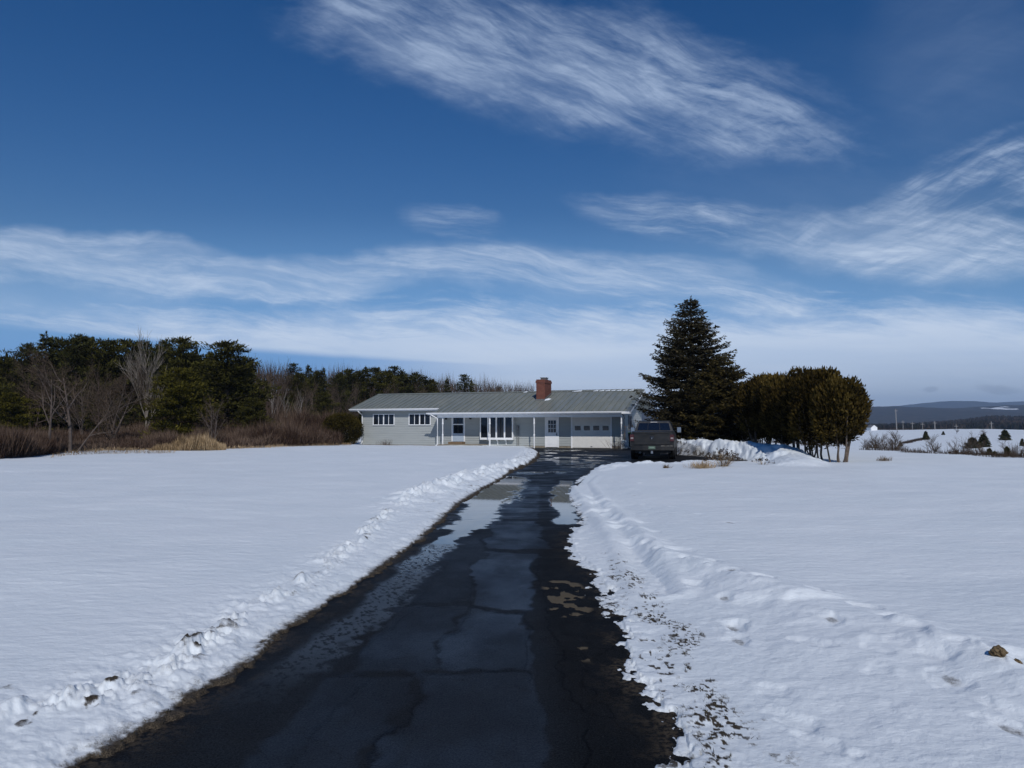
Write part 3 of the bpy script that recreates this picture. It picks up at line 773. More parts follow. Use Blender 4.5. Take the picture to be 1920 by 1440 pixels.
# front door with storm door
u0, u1 = 7.72, 8.62
d = MB(); d.box(u0 - 0.09, u0, -0.06, -0.02, 0.40, 2.33); d.box(u1, u1 + 0.09, -0.06, -0.02, 0.40, 2.33); d.box(u0 - 0.09, u1 + 0.09, -0.06, -0.02, 2.33, 2.36)
fd = MB().box(u0, u1, -0.05, -0.021, 0.40, 2.328).build('front_door', M['storm_blue'], H)
d.build('door_frame', M['white'], fd)
MB().box(u0 + 0.07, u1 - 0.07, -0.06, -0.051, 1.70, 2.29).build('pane', M['glass'], fd)
MB().box(u0 + 0.07, u1 - 0.07, -0.06, -0.051, 1.00, 1.62).build('pane', M['glass'], fd)
mr = MB().box(u0 + 0.02, u1 - 0.02, -0.064, -0.051, 1.63, 1.69).build('rail', M['white'], fd)
MB().box(u1 - 0.10, u1 - 0.06, -0.10, -0.051, 1.30, 1.42).build('handle', M['black'], fd)
for lu in (7.17, 9.14):
    l = MB().box(lu - 0.07, lu + 0.07, -0.03, -0.022, 2.02, 2.28).tube([(lu, -0.03, 2.25), (lu, -0.12, 2.29), (lu, -0.13, 2.25)], 0.012, 6)
    l.tube([(lu, -0.13, 2.25), (lu, -0.13, 2.22), (lu, -0.13, 2.08), (lu, -0.13, 2.04)], [0.02, 0.07, 0.05, 0.02], 6)
    l.build('wall_lamp', M['black'], H)
em = MB().tube([(12.82, -0.03, 1.42), (12.82, -0.20, 1.42)], 0.09, 12).box(12.72, 12.93, -0.10, -0.022, 1.18, 1.58)
em = em.build('electric_meter', M['grey_metal'], H)
MB().tube([(12.77, -0.06, 1.18), (12.77, -0.06, 0.1)], 0.028, 6).tube([(12.90, -0.06, 1.18), (12.90, -0.06, 0.1)], 0.022, 6).build('conduit', M['grey_metal'], em)
# side door
u0, u1 = 14.95, 15.80
sdr = MB().box(u0, u1, -0.045, -0.021, 0.05, 2.06)
sdr = sdr.build('side_door', M['white'], H)
d = MB(); d.box(u0 - 0.09, u0, -0.06, -0.02, 0.03, 2.14); d.box(u1, u1 + 0.09, -0.06, -0.02, 0.03, 2.14); d.box(u0, u1, -0.06, -0.02, 2.06, 2.14)
d.build('door_frame', M['white'], sdr)
MB().box(15.10, 15.67, -0.055, -0.046, 1.08, 1.93).build('pane', M['glass'], sdr)
g = MB()
for i in (1, 2): g.box(15.10 + 0.19 * i - 0.012, 15.10 + 0.19 * i + 0.012, -0.066, -0.056, 1.08, 1.93); g.box(15.10, 15.67, -0.066, -0.0565, 1.08 + 0.283 * i - 0.012, 1.08 + 0.283 * i + 0.012)
g.box(15.06, 15.71, -0.062, -0.046, 1.93, 1.97); g.box(15.06, 15.71, -0.062, -0.046, 1.04, 1.08)
g.box(15.08, 15.35, -0.052, -0.046, 0.25, 0.85); g.box(15.42, 15.69, -0.052, -0.046, 0.25, 0.85)
g.build('muntins', M['white'], sdr)
MB().tube([(15.73, -0.046, 0.93), (15.73, -0.10, 0.93), (15.68, -0.10, 0.92)], 0.02, 6).box(15.71, 15.76, -0.052, -0.046, 0.86, 1.08).build('handle', M['black'], sdr)
# garage door, set back in its opening
u0, u1, gz = 16.86, 19.56, 2.12
fr = MB(); fr.box(u0 - 0.10, u0, -0.06, -0.02, 0.0, gz + 0.09); fr.box(u1, u1 + 0.10, -0.06, -0.02, 0.0, gz + 0.09); fr.box(u0, u1, -0.06, -0.02, gz, gz + 0.09)
gd = MB().box(u0, u1, -0.034, -0.0225, 0.03, gz)
GW = (u1 - u0 - 0.06) / 4; GH = (gz - 0.05) / 4
for r_ in range(4):
    gd.box(u0, u1, -0.040, -0.0341, 0.03 + GH * r_ + GH - 0.06, 0.03 + GH * r_ + GH - 0.018)
    for c_ in range(4):
        if r_ == 2: continue
        a = u0 + 0.03 + GW * c_ + 0.07; z = 0.03 + GH * r_ + 0.07
        gd.box(a, a + GW - 0.14, -0.041, -0.0342, z, z + GH - 0.17)
gdo = gd.build('garage_door', M['door_cream'], H)
fr.build('door_frame', M['white'], gdo)
for c_ in range(4):
    a = u0 + 0.03 + GW * c_ + 0.14
    MB().box(a, a + 0.42, -0.046, -0.035, 1.23, 1.54).build('pane', M['glass'], gdo)
MB().box(18.16, 18.28, -0.07, -0.041, 0.10, 0.13).build('handle', M['black'], gdo)
# chimney
ch = MB().box(13.80, 14.46, 1.25, 2.85, 3.1, 4.66).box(13.765, 14.495, 1.215, 2.885, 4.66, 4.84).box(13.80, 14.46, 1.25, 2.85, 4.84, 4.92)
cho = ch.build('chimney', M['brick'], H)
MB().box(14.0, 14.4, 1.7, 2.2, 4.92, 5.04).box(13.96, 14.44, 1.66, 2.24, 5.04, 5.09).build('flue_cap', M['grey_metal'], cho)
fl = MB()
fl.prism([(1.19, rz_(1.19) + 0.05), (2.9, rz_(2.9) + 0.05), (2.9, rz_(2.9) + 0.15), (1.19, rz_(1.19) + 0.15)], 'x', 14.461, 14.475)
fl.box(13.77, 14.49, 1.20, 1.249, rz_(1.2), rz_(1.25) + 0.10)
fl.build('flashing', M['grey_metal'], cho)
sb = MB().loft([[(14.50, 1.00, rz_(1.0) + 0.04), (14.50, 1.28, rz_(1.28) + 0.04), (14.52, 1.25, rz_(1.25) + 0.10)], [(14.72, 1.08, rz_(1.08) + 0.04), (14.76, 1.42, rz_(1.42) + 0.04), (14.72, 1.32, rz_(1.32) + 0.13)], [(14.86, 1.4, rz_(1.4) + 0.036), (14.88, 1.5, rz_(1.5) + 0.036), (14.87, 1.48, rz_(1.48) + 0.05)]])
sb.build('snow_remnant', M['snow'], roof)
# window in the gable end
gw = MB()
gw.box(LEN + 0.022, LEN + 0.07, 2.2, 2.28, 1.2, 2.3); gw.box(LEN + 0.022, LEN + 0.07, 3.1, 3.18, 1.2, 2.3); gw.box(LEN + 0.022, LEN + 0.07, 2.28, 3.1, 2.24, 2.3); gw.box(LEN + 0.022, LEN + 0.07, 2.28, 3.1, 1.2, 1.26)
gwo = gw.build('window', M['grey_metal'], H)
MB().box(LEN + 0.022, LEN + 0.05, 2.28, 3.1, 1.26, 2.24).build('pane', M['glass'], gwo)

# ------------------------------------------------------------ bin, shovel, stakes by the garage corner
def hp(u, v, z=0.0):
    c, s_ = math.cos(HA), math.sin(HA)
    return (-11.623 + u * c - v * s_, 57.96 + u * s_ + v * c, z)
x, y, _ = hp(20.95, 0.9)
bn = empty('wheeled_bin', (x, y, 0.0), HA, 'dark green wheeled bin with lime green lid beside the garage corner', 'bin')
MB().loft([[(-.24, -.26, .06), (.24, -.26, .06), (.24, .26, .06), (-.24, .26, .06)], [(-.30, -.34, 1.02), (.30, -.34, 1.02), (.30, .34, 1.02), (-.30, .34, 1.02)]]).build('body', plain('bin_green', (0.008, 0.02, 0.014), None, 0.5), bn)
MB().loft([[(-.32, -.37, 1.021), (.32, -.37, 1.021), (.32, .37, 1.021), (-.32, .37, 1.021)], [(-.30, -.35, 1.07), (.30, -.35, 1.07), (.30, .35, 1.10), (-.30, .35, 1.10)]]).build('lid', plain('lime_plastic', (0.20, 0.42, 0.03), None, 0.45), bn)
for sx in (-.24, .24):
    MB().tube([(sx - .03, .33, .12), (sx + .03, .33, .12)], 0.12, 14).build('wheel', M['black'], bn)
x, y, _ = hp(20.78, -1.30)
sh = empty('snow_shovel', (x, y, 0), HA, 'snow shovel with pale blue blade leaning beside the garage corner post', 'shovel')
MB().tube([(0.0, 0, 0.55), (0.05, .05, 1.5)], 0.016, 8).tube([(-0.04, .05, 1.5), (0.14, .05, 1.5)], 0.016, 6).build('handle', M['wood'], sh)
MB().loft([[(-.20, .0, .05), (.20, .0, .05), (.20, .02, .05), (-.20, .02, .05)], [(-.20, -.06, .3), (.20, -.06, .3), (.20, -.04, .3), (-.20, -.04, .3)], [(-.13, .0, .60), (.13, .0, .60), (.13, .02, .60), (-.13, .02, .60)]]).build('blade', plain('pale_blue_plastic', (0.45, 0.55, 0.62), None, 0.5), sh)
x, y, _ = hp(21.25, -1.1)
sk = MB().tube([(0, 0, 0), (0.05, .1, 1.62)], 0.03, 6).build('wooden_stake', M['wood'], None)
sk.location = (x, y, 0); tag(sk, 'tall weathered stake standing between the shovel and the green bin', 'stake')

# ------------------------------------------------------------ pickup truck
TR = empty('pickup_truck', (6.34, 33.95, 0.0), R(-13.5), 'dark grey crew cab pickup parked tail towards the camera beside the garage', 'truck')
m, b = nmat('truck_paint', 0.30, 0.5)
put(b.inputs['Base Color'], mixc(noise(objco(), 2.5, 5).ss(0.3, 0.7), (0.020, 0.020, 0.020), (0.033, 0.032, 0.031)))
put(b.inputs['Roughness'], 0.32 + noise(objco(), 7, 4).ss(0.4, 0.7) * 0.25)
b.inputs['Metallic'].default_value = 0.35
M['paint'] = m
M['rubber'] = plain('rubber', (0.012, 0.012, 0.012), None, 0.85, 0.2)
M['chrome'] = plain('bright_metal', (0.55, 0.55, 0.55), None, 0.25, 0.5, 3, 0, 1.0)
M['redlens'] = plain('red_lens', (0.075, 0.016, 0.015), (0.05, 0.010, 0.010), 0.2, 0.6)
def sec(y, hw, z0, z1, sh=0.06, tz=None):
    tz = tz or z1
    pts = [(-hw + sh, z0), (hw - sh, z0), (hw, z0 + 0.12), (hw, z0 + (z1 - z0) * .55), (hw - .02, z1 - .12), (hw - sh - .02, z1), (-hw + sh + .02, z1), (-hw + .02, z1 - .12), (-hw, z0 + (z1 - z0) * .55), (-hw, z0 + .12)]
    return [(x, y, z) for x, z in pts]
body = MB().loft([sec(0.10, 0.965, 0.50, 1.28), sec(0.18, 0.985, 0.46, 1.30), sec(0.8, 1.0, 0.42, 1.31), sec(1.7, 1.01, 0.42, 1.31), sec(2.0, 0.99, 0.40, 1.30), sec(4.3, 0.99, 0.40, 1.26), sec(4.6, 1.01, 0.42, 1.24), sec(5.5, 0.99, 0.45, 1.16), sec(5.75, 0.92, 0.5, 1.05)])
body.build('body', M['paint'], TR, smooth=False)
def cs(y, hb, ht, zb, zt): return [(-hb, y, zb), (hb, y, zb), (hb - .01, y, zb + .06), (ht + .02, y, zt - .07), (ht - .05, y, zt), (-ht + .05, y, zt), (-ht - .02, y, zt - .07), (-hb + .01, y, zb + .06)]
cabm = MB().loft([[(x, 2.00 + (z - 1.30) * .25, z) for x, _, z in cs(0, .90, .74, 1.29, 1.76)], [(x, 2.28 + 0, z) for x, _, z in cs(0, .91, .76, 1.29, 1.80)], cs(3.6, .91, .76, 1.27, 1.80), [(x, 3.9 + (1.78 - z) * 1.2, z) for x, _, z in cs(0, .90, .72, 1.26, 1.76)]])
cab = cabm.build('cab', M['paint'], TR)
rwy = lambda z: 2.00 + (z - 1.30) * .25 - 0.012
for a, b_ in ((-.78, -.30), (-.285, .285), (.30, .78)):
    tap = lambda x, z: x * (1 - (z - 1.33) * .30)
    MB().loft([[(tap(a, z), rwy(z), z), (tap(b_, z), rwy(z), z), (tap(b_, z), rwy(z) + .02, z), (tap(a, z), rwy(z) + .02, z)] for z in (1.34, 1.69)]).build('rear_window', M['tint'], cab)
MB().box(-.16, .16, rwy(1.72) - .03, rwy(1.72) + .03, 1.715, 1.745).build('brake_light', plain('clear_lens', (0.6, 0.58, 0.56), None, 0.2), cab)
for sx in (-1, 1):
    for ya, yb in ((2.35, 3.05), (3.15, 3.95)):
        q = [(sx * .905, ya, 1.34), (sx * .905, yb + .1, 1.34), (sx * .79, yb - .05, 1.70), (sx * .79, ya + .04, 1.70)]
        MB().loft([q, [(x_ + sx * .012, y_, z_) for x_, y_, z_ in q]]).build('side_window', M['tint'], cab)
tg = MB().box(-.80, .80, .055, .099, .70, 1.27)
tg.box(-.80, .80, .03, .054, 1.21, 1.275); tg.box(-.80, .80, .042, .054, .70, .78)
tgo = tg.build('tailgate', M['paint'], TR, bevel=0.012)
# small bright emblem: two curled horns either side of a wedge
em = MB()
for sx in (-1, 1):
    em.tube([(sx * .01, .035, 1.02), (sx * .04, .03, 1.075), (sx * .075, .03, 1.06), (sx * .080, .03, 1.01), (sx * .05, .035, .985)], [.008, .014, .016, .013, .006], 6)
em.prism([(-.018, 1.03), (.018, 1.03), (.012, .955), (-.012, .955)], 'y', .03, .05)
em.build('emblem', M['chrome'], tgo)
MB().box(-.14, .14, .02, .054, 1.17, 1.205).build('handle', M['black'], tgo)
bp = MB().loft([[(x_, y_, z_) for x_, y_ in ((-.97, .25), (-.93, .02), (-.40, -.06), (.40, -.06), (.93, .02), (.97, .25))] for z_ in (.44, .66)])
bpo = bp.build('bumper', M['paint'], TR, bevel=0.015)
MB().box(-.155, .155, -.085, -.062, .50, .64).build('licence_plate', plain('green_plate', (0.07, 0.12, 0.09), (0.12, 0.17, 0.14), 0.5, 0.3, 40), bpo)
MB().box(-.11, .11, -.092, -.086, .545, .60).build('plate_lettering', plain('pale_plate_paint', (0.26, 0.32, 0.28), (0.12, 0.2, 0.15), 0.5, 0.3, 60), bpo)
MB().box(-.05, .05, -.06, .25, .30, .42).tube([(0, -.16, .36), (0, -.16, .43)], .03, 8).box(-.03, .03, -.2, -.06, .33, .37).build('hitch', M['chrome'], TR)
for sx in (-1, 1):
    a, b_ = sorted((sx * .805, sx * .985))
    t_ = MB().box(a, b_, .045, .16, .86, 1.16).build('tail_light', M['redlens'], TR)
    MB().box(a + .03, b_ - .03, .038, .0449, .96, 1.03).build('clear_lens', plain('grey_lens', (0.35, 0.30, 0.30), None, 0.3), t_)
    a, b_ = sorted((sx * 1.04, sx * 1.26))
    mo = MB().box(a, b_, 3.95, 4.03, 1.20, 1.50).tube([(sx * .95, 4.0, 1.30), (sx * 1.06, 4.0, 1.32)], .03, 6).build('mirror', M['black'], TR)
    MB().box(a + .02, b_ - .02, 3.94, 3.9495, 1.23, 1.47).build('mirror_glass', M['chrome'], mo)
    for wy in (1.25, 4.85):
        wh = MB().tube([(sx * .70, wy, .38), (sx * .73, wy, .38), (sx * .95, wy, .38), (sx * .98, wy, .38)], [.34, .38, .38, .34], 26).build('wheel', M['rubber'], TR)
        MB().tube([(sx * .97, wy, .38), (sx * .995, wy, .38)], [.23, .20], 20).build('rim', M['grey_metal'], wh)
        MB().tube([(sx * .90, wy, .46), (sx * 1.016, wy, .46)], .46, 26).build('wheel_arch', M['black'], TR)
MB().box(-.8, .8, .3, 5.4, .32, .44).box(-.12, .12, 1.1, 1.4, .20, .319).tube([(-.7, 1.25, .36), (.7, 1.25, .36)], .07, 8).box(-.35, .35, .35, .95, .22, .319).build('chassis', M['black'], TR)
MB().tube([(-.55, .15, .34), (-.55, .5, .34)], .05, 10).build('exhaust', M['grey_metal'], TR)

# ------------------------------------------------------------ vegetation generators
def unit(v): return v / (np.linalg.norm(v, axis=-1, keepdims=True) + 1e-9)
def sprigs(name, C, D, L, W, tone, mat, parent=None):
    """one slender lozenge for each sprig"""
    n = len(C); rng = np.random.default_rng(n)
    D = unit(D); rnd = rng.normal(size=(n, 3)); side = unit(np.cross(D, rnd))
    L = np.broadcast_to(L, (n,))[:, None]; W = np.broadcast_to(W, (n,))[:, None]
    v = np.empty((n, 4, 3))
    v[:, 0] = C; v[:, 1] = C + D * L * .45 + side * W * .5; v[:, 2] = C + D * L; v[:, 3] = C + D * L * .45 - side * W * .5
    f = np.arange(4 * n).reshape(n, 4)
    return mesh_np(name, v.reshape(-1, 3), f, mat, parent, at={'tone': np.repeat(tone, 4)})
def segs_mesh(name, segs, mat, parent=None, sides=4, tone=None):
    s = np.asarray(segs, float); n = len(s)
    p0, p1, r0, r1 = s[:, 0:3], s[:, 3:6], s[:, 6], s[:, 7]
    d = unit(p1 - p0); ref = np.where(np.abs(d[:, 2:3]) > .9, np.array([[1., 0, 0]]), np.array([[0, 0, 1.]]))
    a = unit(np.cross(d, ref)); b_ = np.cross(d, a)
    V = np.empty((n, 2 * sides, 3))
    for k in range(sides):
        t = 2 * PI * k / sides; o = a * math.cos(t) + b_ * math.sin(t)
        V[:, k] = p0 + o * r0[:, None]; V[:, sides + k] = p1 + o * r1[:, None]
    F = []
    base_ = np.arange(n)[:, None] * 2 * sides
    for k in range(sides):
        k2 = (k + 1) % sides
        F.append(base_ + np.array([[k, k2, sides + k2, sides + k]]))
    F = np.concatenate(F, 0)
    at = {'tone': np.repeat(tone if tone is not None else np.random.default_rng(1).random(n), 2 * sides)}
    return mesh_np(name, V.reshape(-1, 3), F, mat, parent, smooth=sides > 3, at=at)

def spruce(name, seed, h, Rr, mat, bark, z0=0.7, dz=0.26, nb=8, spr=0.16, droop=0.30, step=0.11, prof=0.85, fill=1.0, asym=None, tip=0.35, rcap=99):
    """conifer with whorled limbs, side twigs and needle sprigs"""
    rng = np.random.default_rng(seed); root = empty(name)
    C, D, T, segs = [], [], [], []
    nseg = 8
    for i in range(nseg):
        za, zb2 = h * i / nseg, h * (i + 1) / nseg
        segs.append((0, 0, za, 0, 0, zb2, 0.022 * (h - za) + .02, 0.022 * (h - zb2) + .012))
    z = z0
    while z < h - 0.12:
        f = 1 - z / h
        n = max(3, int(nb * (0.6 + .6 * f)))
        ph = rng.random() * 6.28
        for k in range(n):
            a = ph + k * 6.283 / n + rng.normal() * .22
            if rng.random() > fill: continue
            dx, dy = math.cos(a), math.sin(a)
            Lb = min(Rr * f ** prof, rcap) * rng.uniform(.70, 1.12) + 0.10
            if asym: Lb *= asym(a, z / h)
            dr = droop * (0.4 + f) * rng.uniform(.6, 1.3)
            zz = z + rng.normal() * .08
            nst = max(3, int(Lb / step))
            tone_b = rng.normal() * .12
            s_ = np.linspace(0, 1, nst + 1)
            px_ = dx * Lb * s_; py_ = dy * Lb * s_; pz_ = zz + Lb * (0.25 * (1 - f) * s_ - dr * s_ + dr * tip * 2 * s_ ** 2.4)
            for q in range(0, nst, 2):
                q2 = min(q + 2, nst)
                segs.append((px_[q], py_[q], pz_[q], px_[q2], py_[q2], pz_[q2], .018 * Lb * (1 - s_[q]) ** .8 + .004, .018 * Lb * (1 - s_[q2]) ** .8 + .003))
            for q in range(1, nst + 1):
                t = s_[q]
                if t < .12: continue
                tl = Lb * .36 * (1 - t) ** .7 + .12
                if t < .35: tl *= (t / .35) ** .8
                for sg in (-1, 1):
                    ang_ = a + sg * rng.uniform(.7, 1.15)
                    m_ = max(1, int(tl / (step * .95)))
                    for j in range(m_ + 1):
                        u_ = (j + rng.random() * .6) / (m_ + 1)
                        cx_ = px_[q] + math.cos(ang_) * tl * u_; cy_ = py_[q] + math.sin(ang_) * tl * u_
                        cz_ = pz_[q] - tl * .22 * u_ + rng.normal() * .02
                        for _ in range(2):
                            da_ = ang_ + rng.normal() * .7
                            C.append((cx_, cy_, cz_)); D.append((math.cos(da_), math.sin(da_), rng.normal() * .35 - .12 + (.5 if rng.random() < .25 else 0)))
                            T.append(.42 + tone_b + .30 * (t - .5) + rng.normal() * .2)
        z += dz * (0.55 + .6 * f) * rng.uniform(.8, 1.2)
    for j in range(14):
        C.append((0, 0, h - .5 + j * .04)); a = rng.random() * 6.28; D.append((math.cos(a) * .5, math.sin(a) * .5, .9)); T.append(.5)
    C, D, T = map(np.array, (C, D, T)); n = len(C); r2 = np.random.default_rng(seed + 1)
    sprigs('crown', C, D, spr * r2.uniform(.7, 1.4, n), spr * .34 * r2.uniform(.7, 1.3, n), np.clip(T, 0, 1), mat, root)
    segs_mesh('trunk', segs, bark, root, 6)
    return root

def pine(name, seed, h, Rr, mat, bark, z0=0.15, nbr=95, tuft=34, spr=0.34, crook=1.0, top=0.95, squat=1.0):
    """white pine: uneven limbs ending in upturned pads of needles"""
    rng = np.random.default_rng(seed); root = empty(name)
    C, D, T, segs = [], [], [], []
    nseg = 9; lean = rng.normal(size=2) * .02 * h
    for i in range(nseg):
        a_, b2 = i / nseg, (i + 1) / nseg
        segs.append((lean[0] * a_ ** 2, lean[1] * a_ ** 2, h * a_, lean[0] * b2 ** 2, lean[1] * b2 ** 2, h * b2, .018 * h * (1 - a_) + .03, .018 * h * (1 - b2) + .02))
    lop = rng.random(12) * .55 + .7
    for i in range(nbr):
        f = z0 + (1 - z0) * ((i + rng.random()) / nbr) ** .9
        f = min(f, .985)
        a = i * 2.399 + rng.normal() * .5
        shape = min(1.0, (f - z0 + .16) / .28) ** .6 * (1 - ((f - .35) / .66) ** 2 if f > .35 else 1) ** .62 * squat
        Lb = Rr * max(shape, .05) * rng.uniform(.55, 1.15) * lop[int((a % 6.283) / 6.284 * 12)] * (1 if f < top else .8) + .15
        dx, dy = math.cos(a), math.sin(a); rise = rng.uniform(.02, .35) + .5 * max(0, f - .7)
        bx, by, bz = lean[0] * f * f, lean[1] * f * f, h * f
        ex, ey, ez = bx + dx * Lb, by + dy * Lb, bz + Lb * rise
        segs.append((bx, by, bz, ex, ey, ez, .012 * Lb + .012, .008))
        tb = rng.normal() * .14
        npad = max(2, int(Lb / .42 * crook))
        for p in range(npad):
            t = .28 + .76 * (p + rng.random() * .5) / npad
            c = np.array([bx + dx * Lb * t, by + dy * Lb * t, bz + Lb * rise * t]) + rng.normal(size=3) * np.array([.22, .22, .10]) * (.6 + Lb * .16)
            n = int(tuft * rng.uniform(.5, 1.2))
            o = rng.normal(size=(n, 3)) * np.array([.30, .30, .11]) * (.65 + .14 * Lb)
            C.append(c + o)
            dd = rng.normal(size=(n, 3)) * .55 + np.array([dx * .7, dy * .7, .62]); D.append(dd)
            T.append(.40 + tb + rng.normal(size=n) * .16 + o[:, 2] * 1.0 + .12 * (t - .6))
    C = np.concatenate(C); D = np.concatenate(D); T = np.clip(np.concatenate(T), 0, 1); n = len(C)
    C[:, 2] = np.maximum(C[:, 2], .05)
    r2 = np.random.default_rng(seed + 1)
    sprigs('crown', C, D, spr * r2.uniform(.6, 1.4, n), spr * .30 * r2.uniform(.6, 1.3, n), T, mat, root)
    segs_mesh('trunk', segs, bark, root, 5)
    return root

def bush(name, seed, rx, ry, h, mat, bark, n=9000, spr=.10, z0=0.0, lobes=14, stems=None, upw=.8, fillc=.5, low=.30):
    rng = np.random.default_rng(seed); root = empty(name)
    # crown surface: ellipsoid with knobbly radius, sprigs through its outer shell
    d = unit(rng.normal(size=(n, 3))); d[:, 2] = np.abs(d[:, 2]) * np.where(rng.random(n) < low, -1, 1)
    lob = unit(rng.normal(size=(lobes * 3, 3))); k = np.zeros(n); lt = rng.normal(size=lobes * 3) * .2; tt = np.zeros(n)
    for i in range(lobes * 3):
        w = np.exp(-((1 - d @ lob[i]) / .035)); k += w * rng.uniform(.05, .16); tt += w * lt[i]
    zc = z0 + (h - z0) * .48
    rad_ = (0.80 + k * .75) * (1 - fillc * rng.random(n) ** 2.2)
    C = np.column_stack([d[:, 0] * rx * rad_, d[:, 1] * ry * rad_, zc + np.sign(d[:, 2]) * np.abs(d[:, 2]) ** .85 * np.where(d[:, 2] > 0, (h - zc) * .94, (zc - z0)) * rad_])
    C += rng.normal(size=C.shape) * .045
    up_ = rng.random(n) < .06
    C[up_] *= np.array([1.03, 1.03, 1.035])
    C[:, 2] = np.maximum(C[:, 2], .04)
    D = d * .8 + rng.normal(size=(n, 3)) * .45 + np.array([0, 0, upw])
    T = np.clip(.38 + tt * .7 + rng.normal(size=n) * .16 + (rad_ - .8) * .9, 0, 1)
    sprigs('crown', C, D, spr * rng.uniform(.6, 1.5, n), spr * .45 * rng.uniform(.6, 1.3, n), T, mat, root)
    segs = []
    for s_ in range(stems or 5):
        a = rng.random() * 6.28; rr = rng.uniform(.05, .32) * min(rx, ry); p = np.array([math.cos(a) * rr, math.sin(a) * rr, -.15])
        r0 = rng.uniform(.03, .052) if stems else .03
        ln = rng.normal(size=2) * .10 + np.array([math.cos(a), math.sin(a)]) * .22
        for q in range(6):
            p2 = p + np.array([ln[0] * .35 * (1.2 - q * .15) + rng.normal() * .03, ln[1] * .35 * (1.2 - q * .15) + rng.normal() * .03, (zc + .6) / 6])
            segs.append((*p, *p2, r0 * (1 - q * .1), r0 * (1 - (q + 1) * .1))); p = p2
            if q in (1, 2) and stems and rng.random() < .6:
                e = p + np.array([rng.normal() * .3, rng.normal() * .3, .35]); segs.append((*p, *e, r0 * .5, r0 * .25))
    segs_mesh('trunk', segs, bark, root, 6)
    return root

def bare(name, seed, h, bark, spread=.55, stems=1, lv=4, twig=None, r=None, first=.30, kids=(5, 5, 5, 4), lean=(0, 0), up=.35, fork=1.0, rmin=.002):
    """leafless tree, grown limb by limb"""
    rng = np.random.default_rng(seed); root = empty(name); S0, S1 = [], []
    r = r or .016 * h
    def grow(p, d, L, rad_, lev, nk):
        steps = 5 if lev < 2 else 3; pts = [p]; dd = d
        for i in range(steps):
            dd = unit(dd + rng.normal(size=3) * (.05 if lev == 0 else .12) + np.array([0, 0, up * .10 if lev else .02]))
            p2 = pts[-1] + dd * L / steps
            t0, t1 = i / steps, (i + 1) / steps
            (S0 if lev < 2 else S1).append((*pts[-1], *p2, rad_ * (1 - .75 * t0), rad_ * (1 - .75 * t1)))
            pts.append(p2)
        if lev >= lv: return
        n = kids[min(lev, len(kids) - 1)] + int(rng.integers(0, 2))
        for k in range(n):
            t = (first if lev == 0 else .2) + (1 - (first if lev == 0 else .2)) * (k + rng.random() * .8) / n
            t = min(t, .98); i = min(int(t * steps), steps - 1); fr = t * steps - i
            q = pts[i] * (1 - fr) + pts[i + 1] * fr
            side = unit(np.cross(unit(pts[i + 1] - pts[i]), rng.normal(size=3)))
            base_d = unit(pts[i + 1] - pts[i])
            nd = unit(base_d * (1.0) + side * spread * rng.uniform(.7, 1.5) * (1.15 if lev == 0 else 1.0))
            grow(q, nd, L * rng.uniform(.42, .68) * (1.08 - .45 * t) * fork, rad_ * (1 - .7 * t) * .62 + rmin, lev + 1, 0)
    for s_ in range(stems):
        a = rng.random() * 6.28 + s_ * 2.6; o = 0
        dl = np.array([lean[0] + (math.cos(a) * .28 if stems > 1 else 0), lean[1] + (math.sin(a) * .28 if stems > 1 else 0), 1.0])
        grow(np.array([math.cos(a) * o * .4, math.sin(a) * o * .4, -.15]), unit(dl), h * .78 * rng.uniform(.85, 1.0), r, 0, 0)
    segs_mesh('trunk', S0, bark, root, 5)
    if S1:
        segs_mesh('crown', S1, twig or bark, root, 3)
    return root

# ------------------------------------------------------------ the spruce and its neighbours
HIDE = []
def asym(a, f):
    # a little fuller towards the right low down
    return 1.0 + (0.06 * math.cos(a) if f < .55 else -0.05 * math.cos(a + 1)) + .10 * math.sin(3 * a + f * 14)
sp_ = spruce('spruce_tree', 11, 9.35, 5.2, M['spruce'], M['trunk'], z0=1.25, dz=0.29, nb=11, spr=0.19, droop=0.26, step=0.15, prof=0.90, asym=asym, tip=.46, rcap=3.25)
sp_.location = (10.95, 45.4, basez(10.95, 45.4)); tag(sp_, 'tall dark green spruce rising behind the pickup truck', 'tree')
s2 = spruce('brown_conifer', 12, 5.5, 4.2, M['spruce_brown'], M['trunk'], z0=.65, dz=.24, nb=9, spr=.19, step=.15, droop=.20, tip=.42, rcap=2.15)
s2.location = (12.05, 42.4, 0); tag(s2, 'brownish bushy conifer pressed against the right side of the tall spruce', 'tree')
s3 = bush('evergreen_shrub', 13, .62, .7, 1.75, M['yew'], M['trunk'], n=3000, spr=.13)
s3.location = (10.55, 47.6, 0); tag(s3, 'low olive green shrub beneath the spruce behind the pickup truck', 'shrub')
yw = bush('yew_bush', 14, 1.65, 1.4, 2.8, M['yew'], M['trunk'], n=19000, spr=.11, lobes=18, low=.48)
yw.location = (-12.95, 57.2, -.1); tag(yw, 'rounded dark olive bush hugging the left end of the house', 'bush')
